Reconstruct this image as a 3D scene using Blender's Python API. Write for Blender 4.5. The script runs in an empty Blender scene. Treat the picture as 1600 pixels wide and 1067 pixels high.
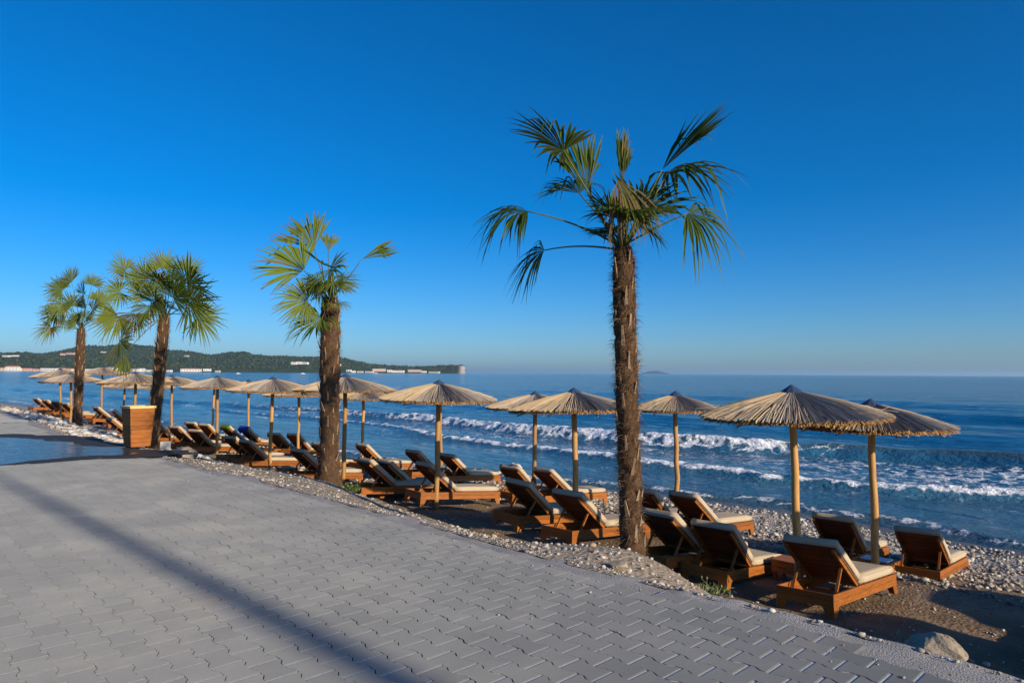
import bpy, bmesh, math, random
import numpy as np
from mathutils import Vector, Matrix
random.seed(7); RNG = np.random.default_rng(11)
SC = bpy.context.scene; COL = SC.collection
R_ = math.radians
# ------------------------------------------------------------------ camera
F_PX = 1067.0; CAM_H = 1.5
PITCH = math.atan(49 / F_PX); ROLL = R_(0.36)
cam_d = bpy.data.cameras.new('camera'); cam = bpy.data.objects.new('camera', cam_d); COL.objects.link(cam)
cam_d.sensor_width = 36.0; cam_d.lens = 36.0 * F_PX / 1600.0
cam_d.clip_start = 0.05; cam_d.clip_end = 60000
fw = Vector((0, math.cos(PITCH), math.sin(PITCH))); up = Vector((0, -math.sin(PITCH), math.cos(PITCH))); rt = Vector((1, 0, 0))
rt2 = rt * math.cos(ROLL) + up * math.sin(ROLL); up2 = up * math.cos(ROLL) - rt * math.sin(ROLL)
cam.matrix_world = Matrix(((rt2.x, up2.x, -fw.x, 0), (rt2.y, up2.y, -fw.y, 0), (rt2.z, up2.z, -fw.z, CAM_H), (0, 0, 0, 1)))
SC.camera = cam
# ------------------------------------------------------------------ sky, sun, exposure
SUN_EL = R_(19.0); SUN_AZ = R_(133.2)          # azimuth clockwise from +Y (camera forward)
world = bpy.data.worlds.new('World'); SC.world = world; world.use_nodes = True
wn = world.node_tree.nodes; wl = world.node_tree.links; wn.clear()
sky = wn.new('ShaderNodeTexSky'); sky.sky_type = 'NISHITA'; sky.sun_disc = False
sky.sun_elevation = SUN_EL; sky.sun_rotation = SUN_AZ
sky.altitude = 0; sky.air_density = 0.85; sky.dust_density = 0.8; sky.ozone_density = 7.0
hs = wn.new('ShaderNodeHueSaturation'); hs.inputs['Saturation'].default_value = 1.22; hs.inputs['Value'].default_value = 1.0
bg = wn.new('ShaderNodeBackground'); bg.inputs['Strength'].default_value = 0.107
wo = wn.new('ShaderNodeOutputWorld')
wl.new(sky.outputs[0], hs.inputs['Color']); wl.new(hs.outputs[0], bg.inputs['Color']); wl.new(bg.outputs[0], wo.inputs['Surface'])
sun_d = bpy.data.lights.new('sun', 'SUN'); sun_d.energy = 4.8; sun_d.angle = R_(0.53); sun_d.color = (1.0, 0.83, 0.62)
sun = bpy.data.objects.new('sun', sun_d); COL.objects.link(sun)
SUN_DIR = Vector((math.sin(SUN_AZ) * math.cos(SUN_EL), math.cos(SUN_AZ) * math.cos(SUN_EL), math.sin(SUN_EL)))
sun.rotation_euler = SUN_DIR.to_track_quat('Z', 'Y').to_euler(); sun.location = SUN_DIR * 50
SC.view_settings.view_transform = 'Standard'; SC.view_settings.look = 'None'
SC.view_settings.exposure = 0.45; SC.view_settings.gamma = 1.0; SC.view_settings.use_curve_mapping = False
SC.cycles.max_bounces = 6; SC.cycles.transparent_max_bounces = 8; SC.cycles.volume_bounces = 0
SC.cycles.caustics_reflective = False; SC.cycles.caustics_refractive = False
SC.cycles.use_denoising = True
# ------------------------------------------------------------------ shore frame: a along the shore, b towards the sea
T = R_(41.0); RD = np.array([-math.sin(T), math.cos(T)]); SD = np.array([math.cos(T), math.sin(T)])
def W(a, b, z=0.0):
    return Vector((a * RD[0] + b * SD[0], a * RD[1] + b * SD[1], z))
def WXY(a, b): return a * RD[0] + b * SD[0], a * RD[1] + b * SD[1]
def AB(x, y): return x * RD[0] + y * RD[1], x * SD[0] + y * SD[1]
EA = [-60, .9, 2.1, 2.74, 3.83, 4.8, 6, 7.56, 9.77, 11.3, 12.8, 14.5, 16.8, 25.3, 34, 60, 100, 200, 600]; EB = [4.24, 4.24, 4.25, 4.15, 4.02, 3.98, 3.93, 3.81, 3.68, 3.45, 3.38, 3.05, 2.7, 2.68, 2.35, 0, -6, -26, -130]
FA = [-60, 14, 22, 34, 60, 100, 200, 600]; FB = [7.45, 7.3, 6.3, 5.5, 3.1, -2.9, -23, -127]
WA = [-60, 9, 13.3, 17, 20.5, 28, 45, 92, 150, 600]; WB = [16.8, 16.8, 15.9, 14.7, 13.8, 13.2, 12.2, 6.9, -4, -100]
SEA = -2.0
def edge(a): return np.interp(a, EA, EB)
def pedge(a): return np.interp(a, EA, EB) - 0.22 - 0.03 * np.sin(np.asarray(a) * 1.7)
def wline(a): return np.interp(a, WA, WB)
# value noise
_P = RNG.random(65536)
def _h(i, j): return _P[(i * 7349 + j * 9151 + (i * j) % 131 * 17) & 65535]
def vnoise(x, y):
    x = np.asarray(x, float); y = np.asarray(y, float)
    i = np.floor(x).astype(np.int64); j = np.floor(y).astype(np.int64); u = x - i; v = y - j
    u = u * u * (3 - 2 * u); v = v * v * (3 - 2 * v)
    return (_h(i, j) * (1 - u) + _h(i + 1, j) * u) * (1 - v) + (_h(i, j + 1) * (1 - u) + _h(i + 1, j + 1) * u) * v
def fbm(x, y, o=4):
    s = 0; k = 1.0; n = 0
    for q in range(o):
        s = s + k * vnoise(np.asarray(x) * 2 ** q + 13.7 * q, np.asarray(y) * 2 ** q + 7.3 * q); n += k; k *= .5
    return s / n
def sstep(a, b, x):
    t = np.clip((np.asarray(x, float) - a) / (b - a), 0, 1); return t * t * (3 - 2 * t)
def ground(a, b, rough=True):
    a = np.asarray(a, float); b = np.asarray(b, float)
    e = edge(a); w = wline(a); zf = -1.225 + .3 * np.clip((a - 28) / 14, 0, 1); ft = np.interp(a, FA, FB)
    beach = zf + (SEA - zf) * (b - ft) / np.maximum(w - ft, 1.5)
    t = np.clip((b - e) / (ft - e), 0, 1); dr = t ** np.interp(a, [1.2, 2.6, 4.2, 5.4, 6.6, 8.0, 10.5, 14], [.6, .68, 1.3, 1.1, 1.0, 1.05, 1.35, 1.4])
    mound = .17 * np.exp(-((a - 4.15) / .85) ** 2 - ((b - 5.15) / .6) ** 2) + .10 * np.exp(-((a - 1.35) / .5) ** 2 - ((b - 4.55) / .25) ** 2) + .10 * np.exp(-((a - 10.8) / 1.6) ** 2 - ((b - 5.0) / .6) ** 2)
    z = np.where(b < ft, -0.02 * (b > e - .1) + zf * dr + mound * sstep(0, .3, b - e), beach)
    if rough:
        k = sstep(-.05, .5, b - e)
        z = z + k * (.10 * (fbm(a * .9, b * .9) - .5) + .05 * (fbm(a * 4, b * 4, 3) - .5))
    return z
# ------------------------------------------------------------------ mesh helpers
class MB:
    def __init__(s): s.v = []; s.f = []
    def add(s, vs, fs):
        n = len(s.v); s.v += [tuple(p) for p in vs]; s.f += [tuple(i + n for i in q) for q in fs]
    def box(s, c, d, m=None, ch=0.0):
        hx, hy, hz = d[0] / 2, d[1] / 2, d[2] / 2
        M = m if m is not None else Matrix.Identity(3); c = Vector(c)
        if ch <= 0:
            vs = [c + M @ Vector((x * hx, y * hy, z * hz)) for x in (-1, 1) for y in (-1, 1) for z in (-1, 1)]
            s.add(vs, [(0, 1, 3, 2), (4, 6, 7, 5), (0, 4, 5, 1), (2, 3, 7, 6), (0, 2, 6, 4), (1, 5, 7, 3)])
        else:
            bm = bmesh.new(); bmesh.ops.create_cube(bm, size=1)
            for v in bm.verts: v.co = Vector((v.co.x * d[0], v.co.y * d[1], v.co.z * d[2]))
            bmesh.ops.bevel(bm, geom=list(bm.edges), offset=ch, segments=2, profile=.6, affect='EDGES')
            bm.verts.index_update()
            s.add([c + M @ v.co for v in bm.verts], [[v.index for v in f.verts] for f in bm.faces]); bm.free()
    def tube(s, pts, rad, n=8, cap=True):
        pts = [Vector(p) for p in pts]; rings = []
        if not isinstance(rad, (list, tuple)): rad = [rad] * len(pts)
        for i, p in enumerate(pts):
            t = (pts[min(i + 1, len(pts) - 1)] - pts[max(i - 1, 0)]).normalized()
            x = t.cross(Vector((0, 0, 1)));
            if x.length < .05: x = t.cross(Vector((1, 0, 0)))
            x.normalize(); y = x.cross(t)
            rings.append([p + (x * math.cos(k * 2 * math.pi / n) + y * math.sin(k * 2 * math.pi / n)) * rad[i] for k in range(n)])
        vs = [q for r in rings for q in r]; fs = []
        for i in range(len(pts) - 1):
            for k in range(n): fs.append((i * n + k, i * n + (k + 1) % n, (i + 1) * n + (k + 1) % n, (i + 1) * n + k))
        if cap: fs += [tuple(range(n - 1, -1, -1)), tuple((len(pts) - 1) * n + k for k in range(n))]
        s.add(vs, fs)
    def mesh(s, name, smooth=False):
        me = bpy.data.meshes.new(name); me.from_pydata(s.v, [], s.f); me.validate()
        if smooth: me.polygons.foreach_set('use_smooth', [True] * len(me.polygons))
        me.update(); return me
def np_mesh(name, v, f, smooth=True):
    """v (n,3) array, f (m,k) array with constant k"""
    v = np.asarray(v, np.float32); f = np.asarray(f, np.int32); k = f.shape[1]
    me = bpy.data.meshes.new(name); me.vertices.add(len(v)); me.vertices.foreach_set('co', v.ravel())
    me.loops.add(f.size); me.loops.foreach_set('vertex_index', f.ravel())
    me.polygons.add(len(f)); me.polygons.foreach_set('loop_start', np.arange(0, f.size, k, dtype=np.int32))
    me.polygons.foreach_set('use_smooth', np.full(len(f), smooth)); me.update(calc_edges=True); me.validate(); return me
def grid_faces(nr, nc):
    i = np.arange(nr - 1)[:, None] * nc + np.arange(nc - 1)[None]; i = i.ravel()
    return np.stack([i, i + 1, i + nc + 1, i + nc], 1)
def fattr(me, name, arr):
    at = me.attributes.new(name, 'FLOAT', 'POINT'); at.data.foreach_set('value', np.asarray(arr, np.float32).ravel())
def tag(o, label=None, cat=None, group=None, kind=None):
    if label: o['label'] = label
    if cat: o['category'] = cat
    if group: o['group'] = group
    if kind: o['kind'] = kind
    return o
def obj(name, me, mat=None, parent=None, loc=None):
    o = bpy.data.objects.new(name, me); COL.objects.link(o)
    if mat is not None and me is not None and not me.materials: me.materials.append(mat)
    if parent is not None: o.parent = parent
    if loc is not None: o.location = loc
    return o
def empty(name, M=None):
    o = bpy.data.objects.new(name, None); COL.objects.link(o); o.empty_display_size = .2
    if M is not None: o.matrix_world = M
    return o
# ------------------------------------------------------------------ materials
class NT:
    def __init__(s, name):
        s.m = bpy.data.materials.new(name); s.m.use_nodes = True; s.t = s.m.node_tree; s.n = s.t.nodes
        s.b = s.n['Principled BSDF']; s.out = s.n['Material Output']
    def new(s, t, **kw):
        n = s.n.new(t)
        for k, v in kw.items(): setattr(n, k, v)
        return n
    def link(s, a, b): s.t.links.new(a, b)
    def coord(s, kind='Object', scale=(1, 1, 1)):
        tc = s.new('ShaderNodeTexCoord'); mp = s.new('ShaderNodeMapping'); mp.inputs['Scale'].default_value = scale
        s.link(tc.outputs[kind], mp.inputs['Vector']); return mp.outputs[0]
    def pos(s, scale=(1, 1, 1)):
        g = s.new('ShaderNodeNewGeometry'); mp = s.new('ShaderNodeMapping'); mp.inputs['Scale'].default_value = scale
        s.link(g.outputs['Position'], mp.inputs['Vector']); return mp.outputs[0]
    def noise(s, vec, scale=5, detail=4, rough=.55):
        n = s.new('ShaderNodeTexNoise'); n.inputs['Scale'].default_value = scale; n.inputs['Detail'].default_value = detail; n.inputs['Roughness'].default_value = rough
        s.link(vec, n.inputs['Vector']); return n.outputs['Fac']
    def ramp(s, fac, stops):
        r = s.new('ShaderNodeValToRGB'); e = r.color_ramp.elements
        while len(e) < len(stops): e.new(.5)
        for q, (p, c) in zip(e, stops): q.position = p; q.color = (*c, 1) if len(c) == 3 else c
        s.link(fac, r.inputs['Fac']); return r.outputs['Color']
    def mix(s, fac, a, b, blend='MIX'):
        n = s.new('ShaderNodeMix', data_type='RGBA', blend_type=blend)
        for i, x in ((0, fac), (6, a), (7, b)):
            if hasattr(x, 'links'): s.link(x, n.inputs[i])
            else: n.inputs[i].default_value = x if i == 0 else (*x, 1)
        return n.outputs[2]
    def math(s, op, a, b=None, c=None):
        n = s.new('ShaderNodeMath', operation=op)
        for i, x in enumerate((a, b, c)):
            if x is None: continue
            if hasattr(x, 'links'): s.link(x, n.inputs[i])
            else: n.inputs[i].default_value = x
        return n.outputs[0]
    def bump(s, h, strength=.3, dist=.01, normal=None):
        n = s.new('ShaderNodeBump'); n.inputs['Strength'].default_value = strength; n.inputs['Distance'].default_value = dist
        s.link(h, n.inputs['Height'])
        if normal is not None: s.link(normal, n.inputs['Normal'])
        return n.outputs[0]
    def attr(s, name):
        a = s.new('ShaderNodeAttribute'); a.attribute_name = name; return a.outputs['Fac']
    def rnd(s): return s.new('ShaderNodeObjectInfo').outputs['Random']
    def set(s, color=None, rough=None, normal=None, spec=None, **kw):
        for nm, x in (('Base Color', color), ('Roughness', rough), ('Normal', normal), ('Specular IOR Level', spec)):
            if x is None: continue
            if hasattr(x, 'links'): s.link(x, s.b.inputs[nm])
            else: s.b.inputs[nm].default_value = (*x, 1) if isinstance(x, tuple) else x
        return s.m
MAT = {}
def wood(name, c0, c1, c2, axis_scale, rough=.55):
    m = NT(name); v = m.coord('Object', axis_scale); n = m.noise(v, 6, 6, .6); n2 = m.noise(m.coord('Object', (1, 1, 1)), 3, 3)
    col = m.ramp(n, [(.25, c0), (.5, c1), (.75, c2)])
    hv = m.new('ShaderNodeHueSaturation'); m.link(col, hv.inputs['Color'])
    m.link(m.math('ADD', m.math('MULTIPLY', m.rnd(), .5), .72), hv.inputs['Value'])
    c = m.mix(m.math('MULTIPLY', n2, .35), hv.outputs[0], (c0[0] * .7, c0[1] * .7, c0[2] * .7))
    MAT[name] = m.set(c, rough, m.bump(n, .25, .003), .35)
ST = ((.145, .043, .0065), (.31, .099, .0115), (.41, .143, .018))
wood('wood_x', *ST, (1.2, 14, 14)); wood('wood_y', *ST, (14, 1.2, 14)); wood('wood_z', *ST, (14, 14, 1.2))
ST_SHADED = ((.06, .018, .006), (.12, .036, .010), (.17, .055, .015)); wood('wood_shaded', *ST_SHADED, (1.2, 14, 14))  # same stain darkened for the backrest slats: shade painted into the colour
wood('pole_wood', (.27, .135, .038), (.46, .255, .082), (.56, .34, .13), (10, 10, .8), .6)
wood('pale_rim', (.55, .36, .14), (.62, .42, .17), (.68, .48, .22), (2, 14, 14))
def simple(name, c, rough=.7, var=.2, sc=8, bump=.2, bd=.005, spec=.3):
    m = NT(name); v = m.coord('Object'); n = m.noise(v, sc, 5)
    col = m.ramp(n, [(.25, tuple(x * (1 - var) for x in c)), (.75, tuple(min(1, x * (1 + var)) for x in c))])
    MAT[name] = m.set(col, rough, m.bump(n, bump, bd), spec)
m = NT('cushion'); v = m.coord('Object'); n = m.noise(v, 3, 4); wv = m.noise(m.coord('Object', (1, 1, 1)), 260, 2)
MAT['cushion'] = m.set(m.mix(m.math('MULTIPLY', m.rnd(), .35), m.ramp(n, [(.2, (.40, .325, .225)), (.8, (.50, .415, .295))]), (.36, .30, .215)), .9,
    m.bump(wv, .15, .002, m.bump(m.noise(v, 7, 3), .35, .02)), .15)
simple('cap_blue', (.035, .06, .11), .5, .2, 10)
# paver, joint, strip
m = NT('paver'); v = m.pos(); n = m.noise(v, 1.1, 4); n2 = m.noise(v, 160, 3, .7); n3 = m.noise(v, 5, 3)
col = m.ramp(n, [(.3, (.142, .153, .156)), (.7, (.200, .210, .210))])
col = m.mix(m.math('MULTIPLY', m.attr('shade'), .42), col, (.112, .118, .127))
col = m.mix(m.math('MULTIPLY', m.math('SUBTRACT', n2, .30), 1.0), col, (.075, .078, .082)); g3 = m.ramp(m.noise(v, 330, 2, .6), [(.55, (0, 0, 0)), (.75, (1, 1, 1))]); col = m.mix(m.math('MULTIPLY', g3, .35), col, (.34, .34, .34)); dust = m.ramp(m.noise(v, .55, 6, .7), [(.5, (0, 0, 0)), (.75, (1, 1, 1))]); col = m.mix(m.math('MULTIPLY', dust, .22), col, (.30, .275, .235))
st = m.ramp(m.noise(m.pos((1, 1, 1)), .8, 5), [(.62, (0, 0, 0)), (.72, (1, 1, 1))])
col = m.mix(m.math('MULTIPLY', st, .25), col, (.22, .17, .115))
m.b.inputs['Diffuse Roughness'].default_value = 1.0
MAT['paver'] = m.set(col, .75, m.bump(n2, .35, .003), .35)
m = NT('joint'); v = m.pos(); n = m.noise(v, 60, 4)
MAT['joint'] = m.set(m.ramp(n, [(.2, (.46, .445, .41)), (.8, (.66, .64, .59))]), .95, m.bump(n, .5, .004), .1)
m = NT('strip'); v = m.pos(); n = m.noise(v, 4, 4); n2 = m.noise(v, 90, 4, .7)
vo = m.new('ShaderNodeTexVoronoi'); vo.inputs['Scale'].default_value = 95; m.link(v, vo.inputs['Vector'])
col = m.mix(m.math('MULTIPLY', n2, .5), m.ramp(n, [(.3, (.29, .28, .265)), (.7, (.42, .405, .38))]), (.2, .196, .19))
MAT['strip'] = m.set(col, .95, m.bump(vo.outputs['Distance'], .6, .006, m.bump(n2, .6, .008)), .1)
m = NT('asphalt_far'); v = m.pos(); n = m.noise(v, 1.1, 5); n2 = m.noise(v, 40, 3)
m.b.inputs['Diffuse Roughness'].default_value = 1.0
MAT['asphalt_far'] = m.set(m.mix(m.math('MULTIPLY', n2, .4), m.ramp(n, [(.3, (.165, .172, .175)), (.7, (.215, .22, .22))]), (.14, .142, .146)), .8, m.bump(n2, .3, .006), .3)
# sand + gravel ground
m = NT('sand'); v = m.pos(); n = m.noise(v, 1.3, 6); n2 = m.noise(v, 30, 5, .7)
wetf = m.attr('wet'); peb = m.attr('pebbly')
vo = m.new('ShaderNodeTexVoronoi'); vo.inputs['Scale'].default_value = 22; m.link(v, vo.inputs['Vector'])
sandc = m.mix(m.attr('dry'), m.ramp(n, [(.3, (.155, .102, .058)), (.7, (.29, .205, .128))]), m.ramp(n, [(.3, (.24, .185, .125)), (.7, (.38, .31, .22))]))
pebc = m.ramp(vo.outputs['Color'], [(.1, (.12, .115, .11)), (.45, (.34, .315, .28)), (.9, (.58, .55, .50))])
col = m.mix(m.math('MULTIPLY', peb, 1.0), sandc, pebc)
col = m.mix(m.math('MULTIPLY', n2, .35), col, (.10, .075, .05))
col = m.mix(m.math('MULTIPLY', wetf, .75), col, (.05, .042, .035))
MAT['sand'] = m.set(col, m.math('SUBTRACT', .95, m.math('MULTIPLY', wetf, .6)), m.bump(vo.outputs['Distance'], .6, .03, m.bump(n2, .6, .02)), .25)
m = NT('pebble'); v = m.pos(); n = m.noise(v, 60, 3)
col = m.ramp(m.attr('shade'), [(0, (.09, .082, .075)), (.25, (.23, .20, .165)), (.55, (.38, .345, .29)), (.85, (.54, .505, .45)), (1, (.64, .61, .57))])
MAT['pebble'] = m.set(m.mix(m.math('MULTIPLY', n, .3), col, (.2, .17, .13)), .8, m.bump(n, .3, .004), .3)
m = NT('rock'); v = m.pos(); n = m.noise(v, 5, 6, .65); n2 = m.noise(v, 28, 5, .7)
MAT['rock'] = m.set(m.mix(m.math('MULTIPLY', n2, .45), m.ramp(n, [(.3, (.25, .195, .13)), (.6, (.36, .31, .235)), (.8, (.46, .415, .345))]), (.2, .16, .115)), .9, m.bump(n2, .7, .015), .2)
m = NT('stone'); v = m.pos(); n = m.noise(v, 20, 5, .65)
col = m.ramp(m.rnd(), [(0, (.22, .19, .15)), (.4, (.36, .32, .265)), (.8, (.50, .47, .42)), (1, (.40, .28, .16))])
MAT['stone'] = m.set(m.mix(m.math('MULTIPLY', n, .5), col, (.25, .21, .16)), .85, m.bump(n, .6, .01), .25)
# thatch
m = NT('reed'); v = m.coord('Object'); n = m.noise(v, 14, 4)
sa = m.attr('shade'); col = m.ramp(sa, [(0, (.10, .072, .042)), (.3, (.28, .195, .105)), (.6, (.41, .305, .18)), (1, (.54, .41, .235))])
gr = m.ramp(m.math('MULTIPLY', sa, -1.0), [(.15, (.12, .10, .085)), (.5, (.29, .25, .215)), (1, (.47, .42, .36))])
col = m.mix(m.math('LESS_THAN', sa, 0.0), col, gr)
col = m.mix(m.math('MULTIPLY', n, .25), col, (.20, .165, .125))
MAT['reed'] = m.set(col, .75, None, .25)
m = NT('reed_edge'); v = m.coord('Object'); n = m.noise(v, 40, 4)
MAT['reed_edge'] = m.set(m.ramp(m.attr('shade'), [(0, (.16, .075, .022)), (.5, (.34, .18, .055)), (1, (.48, .28, .10))]), .8, None, .2)
# palm
m = NT('palm_leaf'); v = m.pos(); n = m.noise(v, 6, 3); sh = m.attr('shade')
col = m.ramp(sh, [(0, (.018, .040, .009)), (.45, (.042, .078, .012)), (.8, (.165, .215, .024)), (.94, (.17, .14, .045)), (1, (.20, .13, .065))])
col = m.mix(m.math('MULTIPLY', n, .3), col, (.03, .05, .012))
m.set(col, .6, None, .18); tr = m.new('ShaderNodeBsdfTranslucent'); m.link(m.mix(.5, col, (.16, .22, .02)), tr.inputs['Color'])
ms = m.new('ShaderNodeMixShader'); ms.inputs[0].default_value = .28; m.link(m.b.outputs[0], ms.inputs[1]); m.link(tr.outputs[0], ms.inputs[2]); m.link(ms.outputs[0], m.out.inputs['Surface'])
MAT['palm_leaf'] = m.m
simple('petiole', (.085, .105, .025), .5, .3, 12)
m = NT('trunk'); v = m.coord('Object', (1, 1, .35)); n = m.noise(v, 22, 6, .7)
MAT['trunk'] = m.set(m.ramp(n, [(.25, (.034, .019, .011)), (.55, (.095, .056, .032)), (.8, (.18, .11, .064))]), .95, m.bump(n, .9, .03), .1)
m = NT('fibre'); col = m.ramp(m.attr('shade'), [(0, (.036, .020, .011)), (.6, (.115, .068, .038)), (1, (.22, .14, .08))])
MAT['fibre'] = m.set(col, .9, None, .15)
simple('stub', (.27, .185, .11), .8, .35, 18, .4)
simple('grass', (.085, .125, .028), .6, .4, 9); simple('dry_stalk', (.16, .17, .07), .7, .3, 9)
simple('concrete', (.40, .385, .35), .9, .15, 20)
# towels
def towel(name, c0, c1, sc):
    m = NT(name); v = m.coord('Object', (1, 1, 1)); w = m.new('ShaderNodeTexWave'); w.inputs['Scale'].default_value = sc; m.link(v, w.inputs['Vector'])
    MAT[name] = m.set(m.ramp(w.outputs['Fac'], [(.45, c0), (.55, c1)]), .95, m.bump(m.noise(v, 120, 2), .4, .004), .1)
towel('towel_blue', (.010, .045, .26), (.015, .06, .32), 2); towel('towel_green', (.20, .30, .02), (.03, .06, .02), 5); towel('towel_navy', (.012, .020, .06), (.02, .03, .085), 3)
towel('towel_white', (.70, .68, .66), (.62, .58, .56), 9); towel('towel_pink', (.62, .42, .55), (.7, .62, .66), 4); towel('tray_white', (.66, .68, .72), (.70, .70, .74), 1)
simple('bag_black', (.012, .012, .014), .6, .3, 9)
# water
def water_mat(name):
    m = NT(name); v = m.pos(); foam = m.attr('foam'); shal = m.attr('shallow')
    f1 = m.noise(v, 1.5, 7, .62); f2 = m.noise(m.pos((1, 1, 1)), 9.0, 5, .65)
    dist = m.new('ShaderNodeVectorMath', operation='ADD'); sc_ = m.new('ShaderNodeVectorMath', operation='SCALE'); nn = m.new('ShaderNodeTexNoise'); nn.inputs['Scale'].default_value = 1.1; nn.inputs['Detail'].default_value = 4
    m.link(v, nn.inputs['Vector']); m.link(nn.outputs['Color'], sc_.inputs[0]); sc_.inputs['Scale'].default_value = 1.5; m.link(v, dist.inputs[0]); m.link(sc_.outputs[0], dist.inputs[1])
    vo = m.new('ShaderNodeTexVoronoi', feature='DISTANCE_TO_EDGE'); vo.inputs['Scale'].default_value = 1.3; m.link(dist.outputs[0], vo.inputs['Vector'])
    lace = m.math('SUBTRACT', 1.0, m.math('MULTIPLY', vo.outputs['Distance'], 3.2))
    f3 = m.noise(v, 26.0, 3, .6); pat = m.math('ADD', m.math('MULTIPLY', f1, .34), m.math('ADD', m.math('ADD', m.math('MULTIPLY', f2, .32), m.math('MULTIPLY', f3, .10)), m.math('MULTIPLY', lace, .24)))
    thr = m.math('SUBTRACT', .80, m.math('MULTIPLY', foam, .42))
    mask = m.math('SMOOTH_MIN', m.math('MAXIMUM', m.math('MULTIPLY', m.math('SUBTRACT', pat, thr), 6.0), 0.0), 1.0, .05)
    mask = m.math('MAXIMUM', m.math('MINIMUM', mask, 1.0), 0.0)
    deep = m.mix(m.math('MULTIPLY', m.noise(v, .05, 3), 1.0), (.002, .066, .170), (.004, .090, .205))
    body = m.mix(shal, deep, (.050, .150, .225))
    body = m.mix(m.attr('murk'), body, (.060, .062, .040))
    col = m.mix(mask, body, (.87, .89, .90))
    # waves: long ripples stretched along the shore plus chop
    tc = m.new('ShaderNodeNewGeometry'); mp = m.new('ShaderNodeMapping'); mp.vector_type = 'TEXTURE'; mp.inputs['Rotation'].default_value = (0, 0, T); mp.inputs['Scale'].default_value = (1, 3.2, 1)
    m.link(tc.outputs['Position'], mp.inputs['Vector']); vs = mp.outputs[0]
    w1 = m.noise(vs, .30, 4, .55); w2 = m.noise(vs, 1.4, 5, .6); w3 = m.noise(v, 5.5, 4, .6)
    h = m.math('ADD', m.math('MULTIPLY', w1, 1.0), m.math('ADD', m.math('MULTIPLY', w2, .34), m.math('MULTIPLY', w3, .085)))
    bn = m.bump(h, 1.0, .95); bn2 = m.bump(m.math('ADD', f2, f1), .5, .05, bn)
    m.set(col, m.math('ADD', .09, m.math('MULTIPLY', mask, .7)), bn2, .5); m.b.inputs['IOR'].default_value = 1.33
    MAT[name] = m.m
water_mat('water')
m = NT('puddle'); v = m.pos(); n = m.noise(v, 3, 4); n2 = m.noise(v, 14, 3)
MAT['puddle'] = m.set((.035, .035, .036), m.math('MULTIPLY', m.ramp(m.noise(m.pos((1, 3, 1)), 2.2, 5, .65), [(.45, (.03, .03, .03)), (.72, (.5, .5, .5))]), .7), m.bump(m.math('ADD', n, m.math('MULTIPLY', n2, .35)), .9, .035), .5); m.b.inputs['IOR'].default_value = 1.33
m = NT('wet'); v = m.pos(); n = m.noise(v, 30, 4)
MAT['wet'] = m.set(m.ramp(n, [(.3, (.030, .028, .025)), (.7, (.055, .052, .047))]), .7, m.bump(n, .4, .004), .15)  # wet paving margin; also colours the paver bed, there as painted shade
# far shore
m = NT('hill'); v = m.pos(); n = m.noise(v, .012, 6, .6); n2 = m.noise(v, .09, 3)
col = m.ramp(n, [(.3, (.020, .038, .014)), (.55, (.042, .062, .022)), (.75, (.085, .085, .036))])
col = m.mix(m.attr('cliff'), m.mix(m.math('MULTIPLY', n2, .5), col, (.015, .028, .012)), (.55, .49, .38))
MAT['hill'] = m.set(col, .95, None, .1)
m = NT('forest'); MAT['forest'] = m.set(m.ramp(m.attr('shade'), [(0, (.012, .026, .013)), (.5, (.027, .046, .020)), (1, (.058, .070, .034))]), .9, None, .1)
for nm, c in (('wall_white', (.66, .64, .60)), ('wall_cream', (.58, .50, .38)), ('wall_pink', (.52, .36, .29)), ('roof_red', (.30, .11, .065)), ('roof_grey', (.34, .33, .33)), ('roof_white', (.62, .62, .62))): simple(nm, c, .8, .1, .2, .0)
simple('glass_dark', (.04, .05, .06), .2, .1, 1, 0)
simple('island', (.05, .06, .05), .95, .2, .002, 0)
simple('lamp_metal', (.12, .12, .12), .5, .1, 4)
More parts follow.
